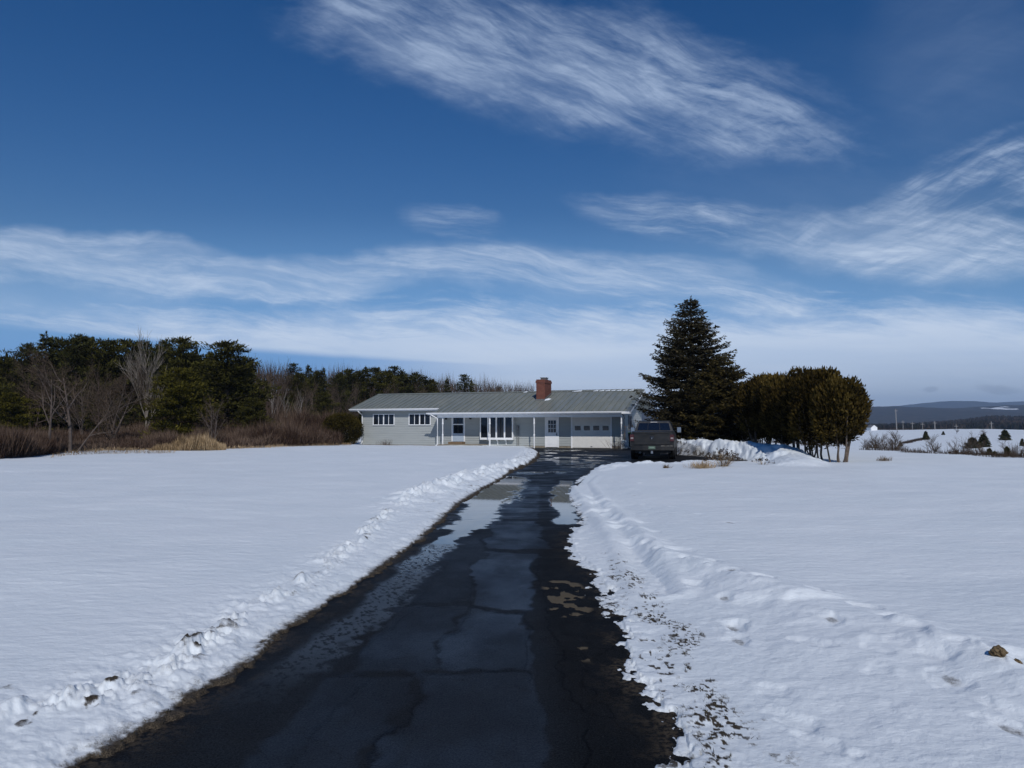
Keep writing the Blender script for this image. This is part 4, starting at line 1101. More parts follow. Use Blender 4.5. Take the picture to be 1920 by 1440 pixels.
# arborvitae row, from the drive bank out along the right lawn
row = [ (13.3, 41.4, 3.7, 1.0), (13.2, 39.6, 4.1, 1.15), (12.75, 37.9, 4.2, 1.3), (12.9, 36.3, 4.15, 1.3), (12.8, 34.6, 3.85, 1.3), (12.95, 32.9, 4.05, 1.35), (12.85, 31.2, 3.95, 1.35), (12.95, 29.7, 3.45, 1.12)]
words = ['farthest arborvitae of the row, next to the spruce', 'second arborvitae of the row counting from the spruce', 'third arborvitae of the row counting from the spruce', 'fourth arborvitae of the row counting from the spruce', 'fourth arborvitae of the row counting from its open right end', 'third arborvitae of the row counting from its open right end', 'second arborvitae of the row counting from its open right end', 'nearest arborvitae at the open right end of the row with pale lit stems']
for i, (x, y, h, rx) in enumerate(row):
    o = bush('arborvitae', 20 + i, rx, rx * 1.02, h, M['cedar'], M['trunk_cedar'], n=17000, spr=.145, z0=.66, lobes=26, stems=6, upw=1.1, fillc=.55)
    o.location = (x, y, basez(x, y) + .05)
    tag(o, words[i], 'tree', 'row of arborvitae on the right lawn')

# ------------------------------------------------------------ small plants standing out of the snow
def blades(name, seed, n, rx, ry, h, mat, spread=.35, w=.012, tone=(.2, 1.0)):
    rng = np.random.default_rng(seed)
    C = np.column_stack([rng.normal(size=n) * rx * .5, rng.normal(size=n) * ry * .5, np.full(n, -.03)])
    D = np.column_stack([rng.normal(size=n) * spread, rng.normal(size=n) * spread, np.ones(n)]) + C * np.array([[.6, .6, 0]]) / max(rx, .01) * spread
    return sprigs(name, C, D, h * rng.uniform(.45, 1.1, n), w, rng.uniform(tone[0], tone[1], n), mat)
def seedheads(name, seed, n, rad_, h, label, loc):
    rng = np.random.default_rng(seed); root = empty(name, loc); segs = []; C, D, T = [], [], []
    for i in range(n):
        a = rng.random() * 6.28; e = rng.uniform(.15, 1.0); p = np.array([math.cos(a) * .06, math.sin(a) * .06, -.05])
        q = np.array([math.cos(a) * rad_ * e, math.sin(a) * rad_ * e, h * rng.uniform(.45, 1.05) * (1 - .45 * e * e)])
        mid = (p + q) / 2 + np.array([0, 0, .05]); segs += [(*p, *mid, .006, .005), (*mid, *q, .005, .004)]
        for _ in range(10):
            C.append(q + rng.normal(size=3) * .022); D.append(rng.normal(size=3)); T.append(rng.random() * .5)
    segs_mesh('stems', segs, M['drygrass'], root, 3)
    sprigs('seed_heads', np.array(C), np.array(D), .05, .035, np.array(T), M['twigs'], root)
    return tag(root, label, 'plant')
seedheads('dried_perennial', 1, 60, .62, .62, 'bushy dried plant with dark seed heads poking out of the snow', (7.15, 25.35, zat(7.15, 25.35)))
seedheads('dried_perennial', 2, 14, .40, .22, 'low scatter of dark seed heads at the foot of the ploughed bank', (9.08, 27.17, zat(9.08, 27.17)))
o = blades('grass_tuft', 3, 420, .36, .25, .34, M['drygrass'], .5, .010, (.4, 1.0)); o.location = (6.31, 24.9, zat(6.31, 24.9)); tag(o, 'straw coloured grass tuft left of the bushy dried plant', 'grass tuft')
o = blades('grass_tuft', 4, 60, .10, .1, .18, M['drygrass'], .5, .02, (0, .3)); o.location = (5.25, 25.6, zat(5.25, 25.6)); tag(o, 'tiny dark tuft alone on the snow in front of the pickup', 'grass tuft')
o = blades('grass_tuft', 5, 120, .30, .2, .28, M['drygrass'], .5, .014, (0, .5)); o.location = (14.77, 29.67, zat(14.77, 29.67)); tag(o, 'small brown tuft on the snow right of the arborvitae row', 'grass tuft')
o = blades('bare_shrub', 6, 80, .5, .3, .62, M['brush'], .4, .014, (.3, .9)); x, y, _ = hp(2.2, -.35); o.location = (x, y, .05); tag(o, 'small leafless shrub against the wall under the left windows', 'shrub')
o = blades('bare_shrub', 7, 90, .6, .4, 1.1, M['brush'], .45, .014, (.2, .9)); x, y, _ = hp(20.6, -1.9); o.location = (x, y, .0); tag(o, 'spiky leafless shrub by the corner post near the shovel', 'shrub')
# clump of muck in the foreground
def clump(name, loc, r, label, seed):
    rng = np.random.default_rng(seed); import bmesh
    bm = bmesh.new(); bmesh.ops.create_icosphere(bm, subdivisions=4, radius=r)
    me = bpy.data.meshes.new(name); bm.to_mesh(me); bm.free()
    c = np.array([v.co[:] for v in me.vertices])
    nn = fbm(c[:, 0] / r * 2.2 + c[:, 2] / r * 1.7 + 5, c[:, 1] / r * 2.2 - c[:, 2] / r * 1.3 + 9, 4, seed)
    c = c * (0.55 + nn[:, None] * .95) * np.array([1.1, .9, .8])
    me.vertices.foreach_set('co', c.astype(np.float32).ravel()); me.materials.append(M['muck'])
    o = bpy.data.objects.new(name, me); COL.objects.link(o); o.location = loc
    return tag(o, label, 'clod')
m, b = nmat('muck', 0.9, 0.1)
put(b.inputs['Base Color'], mixc(noise(objco(), 60, 5).ss(.35, .65), (0.045, 0.030, 0.016), (0.19, 0.14, 0.08)))
bump(b, noise(objco(), 120, 4), .8, .01)
M['muck'] = m
clump('earth_clod', (2.92, 4.57, zat(2.92, 4.57) + .02), .040, 'fist sized brown clod of earth lying on the snow at lower right', 1)
clump('earth_clod', (3.00, 4.52, zat(3.03, 4.50) + .005), .024, 'smaller brown clod touching the right side of the bigger one', 2)
# lawn showing through the thin snow, right verge and the melted left edge
rng = np.random.default_rng(5); pts = []
while len(pts) < 5200:
    k = rng.random()
    if k < .93:
        i = rng.integers(0, len(DIRTB) - 2); t = rng.random(); a, b_ = DIRTB[i], DIRTB[i + 1]
        pts.append((a[0] + (b_[0] - a[0]) * t + rng.normal() * .13, a[1] + (b_[1] - a[1]) * t + rng.normal() * .1))
    else:
        i = rng.integers(2, 15); t = rng.random(); a, b_ = LEFT_EDGE[i], LEFT_EDGE[i + 1]
        pts.append((a[0] + (b_[0] - a[0]) * t - abs(rng.normal() * .05) - .02, a[1] + (b_[1] - a[1]) * t))
pts = np.array(pts); z_, dd = snow(pts[:, 0], pts[:, 1])
kk = (dd > .38) & (in_drive(pts[:, 0], pts[:, 1]) > .015)
pts, z_ = pts[kk], z_[kk]; n = len(pts)
sprigs('grass', np.column_stack([pts, z_ - .008]), rng.normal(size=(n, 3)) * .8 + np.array([0, 0, .7]), rng.uniform(.012, .042, n), .004, rng.random(n) * .8, M['lawn'])
tag(bpy.data.objects['grass'], 'matted winter grass showing through thin snow beside the asphalt', 'grass', kind='stuff')

# ------------------------------------------------------------ the wood on the left and behind the house
def W_at(px, dist): return ((px - 960) / 1400 * dist, dist)
def htop(py, dist, z=0): return 1.6 + (797 - py) / 1400 * dist - z
protoP = [pine('white_pine', 100, 10, 3.0, M['pine'], M['trunk'], z0=.12, nbr=110, tuft=30),
          pine('white_pine', 101, 10, 2.4, M['pine_blue'], M['trunk'], z0=.20, nbr=95, tuft=30),
          pine('white_pine', 102, 10, 2.7, M['pine'], M['trunk'], z0=.30, nbr=80, tuft=30),
          spruce('hemlock', 103, 10, 2.5, M['pine_blue'], M['trunk'], z0=.6, dz=.42, nb=6, spr=.34, step=.26, droop=.2),
          pine('white_pine', 104, 10, 3.4, M['pine'], M['trunk'], z0=.06, nbr=120, tuft=32, crook=1.1),
          pine('sparse_pine', 105, 10, 1.9, M['pine_blue'], M['trunk'], z0=.50, nbr=34, tuft=26)]
used_p = set()
ORD = ['first', 'second', 'third', 'fourth', 'fifth', 'sixth', 'seventh', 'eighth', 'ninth', 'tenth', 'eleventh', 'twelfth', 'thirteenth', 'fourteenth', 'fifteenth', 'sixteenth', 'seventeenth', 'eighteenth', 'nineteenth', 'twentieth']
def use(protos, used, k, loc, rz, sc, label, cat, group):
    if k not in used:
        used.add(k); o = protos[k]; o.location = loc; o.rotation_euler = (0, 0, rz); o.scale = sc
        tag(o, label, cat, group); return o
    return copy_tree(protos[k], loc, rz, sc, label, cat, group)
rng = np.random.default_rng(8)
# (proto, px, top py, distance, width factor)
sky_l = [(4, -28, 690, 58, .9), (0, 8, 668, 62, .8), (1, 42, 645, 66, .95), (3, 83, 622, 66, 1.05), (0, 112, 634, 69, .9), (1, 137, 628, 65, .85), (2, 168, 633, 68, .9), (0, 200, 637, 66, .9), (2, 232, 636, 69, .95), (4, 270, 641, 71, .8), (1, 300, 640, 68, .9), (0, 341, 634, 64, .85)]
for i, (k, px, py, d_, wf) in enumerate(sky_l):
    x, y = W_at(px, d_); h = htop(py, d_)
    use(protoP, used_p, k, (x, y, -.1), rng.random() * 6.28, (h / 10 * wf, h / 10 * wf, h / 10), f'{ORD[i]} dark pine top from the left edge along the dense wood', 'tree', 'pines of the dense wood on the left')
named = [(0, 428, 641, 57, 1.28, 'biggest broad dark pine standing forward of the wood, left of the house'),
         (4, 335, 690, 52, 1.02, 'yellowish green rounded pine in front of the wood, left of the biggest pine'),
         (4, 20, 735, 49, 1.2, 'low spreading yellow green pine at the left edge behind the brush'),
         (4, 215, 762, 60, 1.0, 'low young pine deep in the wood behind the leaning bare tree'),
         (0, 608, 735, 78, .95, 'short round pine below the bare trees near the house corner'),
         (4, 478, 745, 55, .9, 'low dark pine at the right foot of the biggest pine')]
for (k, px, py, d_, wf, lab) in named:
    x, y = W_at(px, d_); h = htop(py, d_)
    o = use(protoP, used_p, k, (x, y, -.1), rng.random() * 6.28, (h / 10 * wf, h / 10 * wf, h / 10), lab, 'tree', None)
    if 'group' in o: del o['group']
    if 'yellow' in lab:
        c = o.children[0]
        c.data = c.data.copy(); c.data.materials[0] = M['pine_yellow']
sky_r = [(5, 548, 682, 96, 1.0), (3, 578, 683, 98, .75), (3, 605, 688, 98, .7), (1, 632, 700, 92, .9), (1, 655, 694, 98, .9), (3, 684, 686, 100, .8), (2, 708, 690, 98, .9), (5, 741, 688, 104, 1.5), (1, 774, 700, 106, 1.0), (5, 796, 706, 108, 1.2), (3, 838, 708, 118, .7), (5, 872, 703, 120, 1.2), (3, 884, 712, 120, .6), (3, 935, 722, 150, .6), (2, 560, 700, 94, .8), (1, 592, 697, 99, .9), (1, 668, 697, 100, 1.0), (2, 724, 696, 100, .9), (1, 757, 700, 106, 1.0), (2, 812, 712, 110, .9)]
sky_r.sort(key=lambda q: q[1])
for i, (k, px, py, d_, wf) in enumerate(sky_r):
    x, y = W_at(px, d_); h = htop(py, d_)
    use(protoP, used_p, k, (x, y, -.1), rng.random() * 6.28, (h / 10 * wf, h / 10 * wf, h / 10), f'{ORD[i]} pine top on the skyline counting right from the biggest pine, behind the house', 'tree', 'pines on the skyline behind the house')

# leafless trees
protoB = [bare('bare_tree', 200, 10, M['trunk_grey'], spread=.50, lv=4, twig=M['twigs'], kids=(9, 6, 5, 4), first=.28, fork=1.0),
          bare('bare_tree', 201, 10, M['trunk_red'], spread=.42, lv=4, twig=M['twigs'], kids=(10, 6, 5, 4), first=.35, fork=.85, r=.11),
          bare('bare_tree', 202, 10, M['trunk_grey'], spread=.60, lv=4, twig=M['twigs'], kids=(7, 6, 5, 5), stems=3, first=.30, fork=.95, r=.12),
          bare('birch', 203, 10, M['birch'], spread=.45, lv=3, twig=M['twigs_pale'], kids=(9, 5, 5), first=.45, fork=.7, r=.055),
          bare('bare_tree', 204, 10, M['trunk_red'], spread=.65, lv=4, twig=M['twigs'], kids=(8, 7, 6, 5), stems=2, first=.25, r=.10)]
used_b = set()
pl = bare('pale_bare_tree', 217, 9.2, M['trunk_pale'], spread=.40, lv=3, twig=M['trunk_pale'], kids=(11, 5, 4), first=.24, fork=1.25, r=.16, up=1.4, rmin=.012)
x, y = W_at(277, 58); pl.location = (x, y, 0); pl.rotation_euler = (0, 0, 1.0); tag(pl, 'pale barked leafless tree with upswept limbs standing before the dark pines', 'tree')
pl.scale = (.66, .66, htop(652, 58) / 9.2)
t1 = bare('leaning_bare_tree', 211, 6.2, M['trunk_grey'], spread=.55, stems=1, lv=4, twig=M['twigs'], kids=(6, 5, 5, 4), first=.30, fork=1.2, r=.11, lean=(.05, 0))
x, y = W_at(134, 40); t1.location = (x, y, basez(x, y)); tag(t1, 'crooked leafless tree rooted in the snow at the edge of the brush', 'tree')
t1b = bare('bare_tree', 212, 4.3, M['trunk_grey'], spread=.55, stems=1, lv=4, twig=M['twigs'], kids=(5, 5, 5, 4), first=.45, fork=1.1, r=.06, lean=(.62, .1))
t1b.location = (x + .05, y + .15, basez(x, y)); tag(t1b, 'slender leafless tree leaning hard to the right from beside the crooked one', 'tree')
t2 = bare('bare_tree', 213, 5.6, M['trunk_grey'], spread=.50, lv=4, twig=M['twigs'], kids=(6, 5, 5, 4), first=.35, fork=1.0, r=.085, lean=(.12, 0))
x, y = W_at(90, 38.5); t2.location = (x, y, basez(x, y)); tag(t2, 'slim leafless tree left of the crooked one, among the reddish brush', 'tree')
t3 = bare('bare_tree', 214, 6.0, M['trunk_grey'], spread=.75, lv=4, twig=M['twigs'], kids=(8, 6, 6, 5), first=.12, fork=1.2, r=.09, stems=2)
x, y = W_at(205, 50); t3.location = (x, y, 0); tag(t3, 'grey leafless tree with a fan of fine upright branches, before the pines', 'tree')
t4 = bare('bare_tree', 215, 4.2, M['trunk_grey'], spread=.5, lv=3, twig=M['twigs'], kids=(7, 5, 5), first=.3, fork=.9, r=.06, stems=2)
x, y = W_at(400, 46); t4.location = (x, y, 0); tag(t4, 'thin pale leafless tree behind the clump of tall dry grass', 'tree')
ORD2 = ORD + ['twenty-first', 'twenty-second', 'twenty-third', 'twenty-fourth', 'twenty-fifth', 'twenty-sixth']
lst = [(4, 60, 660, 60), (2, 160, 690, 56), (1, 190, 655, 61), (4, 395, 760, 50)]
lst += [(0, 492, 690, 80), (0, 520, 672, 92), (1, 505, 700, 88), (2, 560, 712, 84), (0, 586, 705, 92), (1, 620, 706, 88), (4, 640, 712, 86), (1, 665, 705, 90), (1, 690, 712, 92), (0, 715, 708, 96), (1, 735, 708, 95), (1, 757, 706, 104), (0, 785, 708, 100), (0, 812, 700, 118), (1, 835, 722, 104), (1, 860, 720, 110), (0, 905, 714, 140), (0, 928, 710, 150), (2, 948, 716, 150), (0, 972, 726, 158), (1, 990, 728, 160)]
lst.sort(key=lambda q: q[1])
for i, (k, px, py, d_) in enumerate(lst):
    x, y = W_at(px, d_); h = htop(py, d_)
    grp = 'leafless trees of the wood'
    lab = ('leafless tree number ' if 0 else '') + f'{ORD2[i]} leafless tree from the left within the wood behind the brush'
    use(protoB, used_b, k, (x, y, -.1), rng.random() * 6.28, (h / 10 * .8, h / 10 * .8, h / 10), lab, 'tree', grp)
for px, py, d_, lab in ((518, 686, 74, 'white stemmed forked birch in the wood right of the biggest pine'), (540, 700, 72, 'white stemmed birch leaning left in the wood, middle of the three birches'), (560, 702, 73, 'rightmost white stemmed birch in the wood left of the house')):
    x, y = W_at(px, d_); h = htop(py, d_)
    use(protoB, used_b, 3, (x, y, -.1), rng.random() * 6.28, (h / 10 * .8, h / 10 * .8, h / 10), lab, 'tree', 'birches in the wood')

# the mass of the wood behind those trees: needles and twigs nobody could count
rng = np.random.default_rng(31); C = []; T = []
def wood_pts(n, x0, x1, py_top, d0, d1, h0=0.0):
    px = rng.uniform(x0, x1, n); dd_ = rng.uniform(d0, d1, n) if not callable(d0) else d0(px) + rng.uniform(0, 14, n)
    top = np.interp(px, py_top[0], py_top[1]) + 6
    hh = (1.6 + (797 - top) / 1400 * dd_) * rng.random(n) ** .75 * (.75 + .35 * fbm(px / 16.0, dd_ / 6, 3, 91)) 
    return np.column_stack([(px - 960) / 1400 * dd_, dd_, np.maximum(hh, .1)])
topl = ([-220, 0, 100, 200, 340, 400, 470], [690, 680, 650, 650, 655, 665, 690])
c1 = wood_pts(64000, -220, 470, topl, 66, 84)
n = len(c1); tone = np.clip(.25 + .5 * (fbm(c1[:, 0] * .7, c1[:, 2] * .7, 3, 92) - .5) + rng.normal(size=n) * .15, 0, 1)
o = sprigs('woodland', c1, rng.normal(size=(n, 3)) + np.array([0, 0, .5]), .75 * rng.uniform(.5, 1.3, n), .24, tone, M['pine'])
tag(o, 'dense mass of evergreen needles filling the wood behind its front trees', 'wood', kind='stuff')
topr = ([430, 500, 560, 640, 720, 800, 860, 940, 1000], [692, 702, 712, 710, 710, 716, 722, 727, 732])
c2 = wood_pts(26000, 430, 1000, topr, lambda p: 84 + np.clip(p - 430, 0, 600) * .10, 0)
# upright fine stems
n = len(c2); D = np.column_stack([rng.normal(size=n) * .22, rng.normal(size=n) * .22, np.ones(n)])
o = sprigs('bare_woodland', c2, D, rng.uniform(1.2, 3.6, n), .05, np.clip(.4 + rng.normal(size=n) * .25, 0, 1), M['twigs'])
tag(o, 'thicket of thin leafless stems filling the wood behind the house', 'wood', kind='stuff')
c3 = wood_pts(9000, 430, 900, topr, lambda p: 96 + np.clip(p - 430, 0, 600) * .10, 0)
n = len(c3)
o = sprigs('dark_undergrowth', c3 * np.array([1, 1, .8]), rng.normal(size=(n, 3)), rng.uniform(.6, 1.4, n), .35, np.clip(.15 + rng.normal(size=n) * .1, 0, 1), M['pine'])
tag(o, 'dark evergreen growth in the depth of the wood behind the house', 'wood', kind='stuff')

# reddish brush along the foot of the wood
def brush(name, n, xs_, fdist, depth, hfun, mat, label, wd=.022, seed=1, lean=.22, tl=(.1, .95), tonesc=.25):
    rng = np.random.default_rng(seed)
    px = rng.uniform(xs_[0], xs_[1], n); d0 = fdist(px) ; dd_ = d0 + depth * rng.random(n) ** 1.3
    x = (px - 960) / 1400 * dd_
    hh = hfun(px, dd_ - d0) * (.55 + .8 * fbm(x * .9, dd_ * .9, 3, 95)) 
    t0 = rng.random(n) ** 1.6 * .6
    C = np.column_stack([x, dd_, base_z(x, dd_) + .05 + hh * t0])
    D = np.column_stack([rng.normal(size=n) * lean, rng.normal(size=n) * lean, np.ones(n)])
    T = np.clip(.5 + (fbm(x * .35, dd_ * .5, 3, 96) - .5) * 1.6 + rng.normal(size=n) * tonesc, 0, 1)
    o = sprigs(name, C, D, hh * (1 - t0) * rng.uniform(.5, 1.1, n), wd, T, mat)
    return tag(o, label, 'brush', kind='stuff')
fd_ = lambda p: np.interp(p, [-260, 0, 60, 130, 200, 330, 470, 620, 700], [29, 31.5, 34, 41, 43, 43.5, 46, 50.5, 55])
brush('brush', 46000, (-260, 125), lambda p: fd_(p), 9, lambda p, d: np.interp(p, [-260, 80, 125], [1.45, 1.35, .9]) * (1 + .02 * d), M['brush'], 'reddish leafless brush at the far left edge of the snow', seed=2, wd=.02)
brush('tangled_brush', 66000, (60, 640), lambda p: fd_(p) + 1.6, 16, lambda p, d: np.interp(p, [60, 200, 330, 400, 480, 560, 620, 640], [1.0, 1.2, 2.0, 2.1, 2.4, 2.6, 2.4, 2.2]) * (.45 + .05 * d) * (.6 + .8 * fbm(p / 22.0, d / 3, 3, 94)), M['brush'], 'brown leafless brush between the snow field and the wood', seed=3, wd=.026, lean=.35)
brush('reed_grass', 7500, (280, 425), lambda p: fd_(p) - .8, 2.6, lambda p, d: np.interp(p, [280, 310, 350, 400, 425], [.2, .55, .85, .95, .4]) * (.5 + 1.0 * fbm(p / 9.0, d, 2, 93)), M['drygrass'], 'clump of tall straw coloured grass at the edge of the snow', seed=4, wd=.02, lean=.13)
brush('dry_grass', 4500, (85, 660), lambda p: fd_(p) + .4, 4.0, lambda p, d: np.full(p.shape, .34), M['drygrass'], 'thin dry grass fringing the snow below the brush', seed=5, wd=.018, lean=.3)
brush('weed_stubble', 1500, (100, 330), lambda p: fd_(p) - 4.5, 5.0, lambda p, d: np.full(p.shape, .30), M['drygrass'], 'sparse weeds poking through the snow before the brush', seed=6, wd=.016, lean=.3, tl=(0, .5))

# ------------------------------------------------------------ beyond the right edge of the lawn
rng = np.random.default_rng(12)
n = 9000; y = rng.uniform(22, 60, n); x = 20.6 + rng.random(n) ** 1.5 * 3.0 - .02 * (y - 30)
hh = rng.uniform(.04, .17, n) * (.3 + 1.5 * ss(.35, .7, fbm(x * .5, y * .45, 3, 97)))
o = sprigs('hedge_brush', np.column_stack([x, y, base_z(x, y) + .1]), np.column_stack([rng.normal(size=n) * .35, rng.normal(size=n) * .35, np.ones(n)]), hh * 1.5, .02, rng.random(n) * .5, M['twigs'])
tag(o, 'low dark brush along the far edge of the right lawn', 'brush', kind='stuff')
def vproj(px, py_top, dist):
    x, y = W_at(px, dist); z = basez(x, y) + .1
    return x, y, z, htop(py_top, dist, z)
vb = [(1621, 822, 108, 'small leafless tree nearest the right end of the arborvitae row, beyond the lawn'), (1629, 820, 109, 'second small leafless tree beyond the lawn from the arborvitae row'), (1637, 821, 112, 'third small leafless tree beyond the lawn from the arborvitae row'),
      (1646, 817, 108, 'slim leafless tree left of the big double crowned bare trees beyond the lawn'), (1656, 812, 110, 'rounded leafless tree just left of the biggest bare tree beyond the lawn'), (1664, 814, 106, 'leafless tree close against the left side of the biggest bare one beyond the lawn'), (1671, 806, 104, 'biggest leafless tree beyond the lawn, right of the arborvitae row'),
      (1700, 836, 92, 'tiny leafless tree standing alone right of the biggest bare one'), (1751.5, 814, 100, 'single vase shaped leafless tree in the middle of the far dip'), (1788.5, 825, 96, 'second vase shaped leafless tree, right of the taller one in the dip'), (1803, 843, 88, 'spindly leafless sapling between the vase shaped tree and the dark fir'),
      (1828, 818, 104, 'grey leafless tree rising behind the wide dark fir'), (1842, 826, 98, 'grey leafless tree right of the one rising behind the wide fir'), (1879, 829, 96, 'leafless tree rising behind the nearest dark fir'), (1903, 835, 92, 'leafless tree at the right edge beyond the lawn'), (1914, 834, 90, 'outermost leafless tree at the right edge beyond the lawn'), (1935, 835, 90, 'leafless tree just outside the right edge of the view')]
protoF = [bare('bare_tree', 220, 10, M['trunk_grey'], spread=.42, lv=3, twig=M['twigs'], kids=(9, 6, 5), first=.30, r=.17, up=.9, fork=1.15, rmin=.010),
          bare('bare_tree', 221, 10, M['trunk_grey'], spread=.50, lv=3, twig=M['twigs'], kids=(7, 6, 5), first=.30, r=.15, up=.7, fork=1.15, rmin=.010, stems=2)]
used_f = set()
for i, (px, py, d_, lab) in enumerate(vb):
    x, y, z, h = vproj(px, py, d_)
    use(protoF, used_f, 0 if i in (8, 9) else i % 2, (x, y, z - .1), i * 1.7, (h / 10 * 1.15, h / 10 * 1.15, h / 10), lab, 'tree', 'leafless trees beyond the right lawn')
vf = [(1734, 810, 826, 1.3, 3, 'dark round juniper at the end of the far hedge line'), (1686, 829, 838, 1.3, 4, 'small dark bush on the snow right of the biggest bare tree'), (1767, 810, 817, 1.5, 4, 'low green shrub on the far snow slope'),
      (1821, 822, 842, 2.3, 3, 'wide dark fir on the slope, left one of the pair'), (1842, 816, 840, 1.6, 3, 'pointed dark fir, right one of the pair on the slope'), (1882, 808, 827, 1.75, 3, 'lone pyramid shaped fir high on the snow slope at right'), (1914, 824, 838, 1.1, 4, 'brownish round tree on the slope at the right edge')]
g0 = spruce('small_fir', 230, 10, 5.2, M['pine_blue'], M['trunk'], z0=.4, dz=.8, nb=9, spr=1.5, step=.9, droop=.15)
protoG = [g0]; used_g = set()
for px, py, pb, wf, k, lab in vf:
    x, y = spot(px, pb); z = basez(x, y) + .05; h = htop(py, y, z)
    o = use(protoG, used_g, 0, (x, y, z - .1), px * .1, (h / 10 * wf * .62, h / 10 * wf * .62, h / 10), lab, 'tree', 'evergreens on the far snow slope')
for px, py, d_, wf, lab in ((1852, 841, 52, 1.2, 'low dark fir left of the nearest fir beyond the lawn'), (1862, 846, 50, 1.4, 'flat dark shrub between the two near firs beyond the lawn'), (1885, 838, 48, 1.1, 'nearest dark fir standing just beyond the lawn edge'), (1838, 848, 50, 1.5, 'lowest dark evergreen beyond the lawn edge')):
    x, y, z, h = vproj(px, py, d_)
    use(protoG, used_g, 0, (x, y, z - .1), px * .3, (h / 10 * wf * .62, h / 10 * wf * .62, h / 10), lab, 'tree', 'firs just beyond the lawn edge')
for px, py, pb, lab in ((1792, 805, 815, 'round leafless tree high on the far slope by the pole'), (1837, 807, 822, 'round topped leafless tree above the fir pair')):
    x, y = spot(px, pb); z = basez(x, y); h = htop(py, y, z)
    use(protoF, used_f, 1, (x, y, z), px, (h / 10 * 1.5, h / 10 * 1.5, h / 10), lab, 'tree', 'leafless trees beyond the right lawn')
# hedge line running up the far slope
P0, P1 = spot(1692, 833), spot(1731, 824)
n = 2500; t = rng.random(n); x = P0[0] + (P1[0] - P0[0]) * t + rng.normal(size=n) * .5; y = P0[1] + (P1[1] - P0[1]) * t + rng.normal(size=n) * .8
o = sprigs('hedgerow', np.column_stack([x, y, base_z(x, y) + .1]), rng.normal(size=(n, 3)) * .5 + np.array([0, 0, 1]), rng.uniform(.2, .8, n), .10, rng.random(n) * .6, M['twigs'])
tag(o, 'thin brown hedge line running up the far snow slope', 'hedge', kind='stuff')
# utility poles along the far road
for i, (px, py, pb, lab) in enumerate(((1680, 768, 806, 'tallest pale utility pole on the far road'), (1692, 789, 806, 'utility pole just right of the tallest one'), (1709.5, 792, 806, 'third utility pole from the left on the far road'), (1728.5, 793, 806, 'faint utility pole between two brighter ones'), (1751.5, 791, 806, 'utility pole above the single vase shaped tree'), (1791.5, 797, 806, 'short utility pole above the round leafless tree'), (1857.5, 792, 806, 'utility pole farthest right on the far road'))):
    x, y = W_at(px, 430); z = basez(x, y); h = htop(py, 430, z)
    r_ = .30 if i in (0, 4, 6) else .18
    mb = MB().tube([(0, 0, -.5), (0.0 if i else -.3, 0, h)], [r_, r_ * .7], 6)
    mb.box(-1.1, 1.1, -.08, .08, h - 1.2, h - 1.0)
    o = mb.build('utility_pole', M['pole'] if 'pole' in M else M.setdefault('pole', plain('pole_wood', (0.27, 0.26, 0.25), None, .8)), None)
    o.location = (x, y, z); tag(o, lab, 'pole', 'utility poles along the far road')
x, y = W_at(1637, 420); z = basez(x, y)
fh = empty('farmhouse', (x, y, z), .3, 'tiny white farmhouse far away at the right edge of the arborvitae', 'house')
fh.scale = (.55, .55, .6); fh.location.x -= 1.0
MB().box(-4, 4, -3, 3, 0, 3.2).prism([(-4.0, 3.2), (4.0, 3.2), (0, 5.4)], 'y', -2.99, 2.99).build('wall', M['white'], fh)
MB().prism([(-4.4, 3.05), (0, 5.5), (0, 5.75), (-4.5, 3.25)], 'y', -3.3, 3.3).prism([(4.4, 3.05), (0, 5.5), (0, 5.75), (4.5, 3.25)], 'y', -3.3, 3.3).build('roof', M['grey_metal'], fh)

# ------------------------------------------------------------ forest belt and hills
m, b = nmat('hill_forest', 0.95, 0.05)
P_ = pos(); sl = noise(scalev(P_, (.004, .004, .012)), 1.0, 6, .6); cl = attr('clear')
c = mixc(noise(scalev(P_, (.03, .03, .10)), 1.0, 5, .7).ss(.3, .7), (0.022, 0.026, 0.026), (0.060, 0.052, 0.050))
put(b.inputs['Base Color'], mixc((cl + (noise(scalev(P_, (.02, .02, .06)), 1.0, 4) - .5) * .5).ss(.45, .6), c, (.75, .8, .85)))
M['hill'] = m
def ridge(name, dist, depth, prof, seed, rough=2.0, clear=None, x_lo=-1900, x_hi=4200):
    """a hill range: heights along its crest, falling away to both sides"""
    pxs = np.linspace(x_lo, x_hi, 700); k = (pxs - 960) / 1400
    crest = (797 - np.interp(pxs, *prof)) / 1400 * dist + 1.6
    nv = 40; V = []; CL = []
    for j in range(nv):
        t = j / (nv - 1); d_ = dist - depth + 1.7 * depth * t
        f = np.sin(np.clip(t * 1.7, 0, 1) * PI / 2) ** 1.0 if t * 1.7 <= 1 else np.cos(np.clip((t * 1.7 - 1) / .7, 0, 1) * PI / 2)
        x = k * dist * (.9 + .1 * d_ / dist)
        z = -25 + (crest + 25) * f + (fbm(x / depth * 3, np.full_like(x, d_ / depth * 3), 4, seed) - .5) * (crest + 30) * .5 * (1 - abs(f)) * 2 + (fbm(x / (dist * .006), np.full_like(x, d_ / (dist * .01)), 3, seed + 5) - .5) * rough
        V.append(np.column_stack([x, np.full_like(x, d_), z]))
        c_ = np.zeros_like(x)
        if clear:
            for (pa, pb, ta, tb) in clear:
                c_ = np.maximum(c_, np.where((pxs > pa) & (pxs < pb) & (t > ta) & (t < tb), 1.0, 0.0))
        CL.append(c_)
    V = np.concatenate(V); CL = np.concatenate(CL)
    id_ = np.arange(nv * 700).reshape(nv, 700)
    F = np.stack([id_[:-1, :-1], id_[:-1, 1:], id_[1:, 1:], id_[1:, :-1]], -1).reshape(-1, 4)
    return tag(mesh_np(name, V, F, M['hill'], smooth=True, at={'clear': CL}), kind='structure')
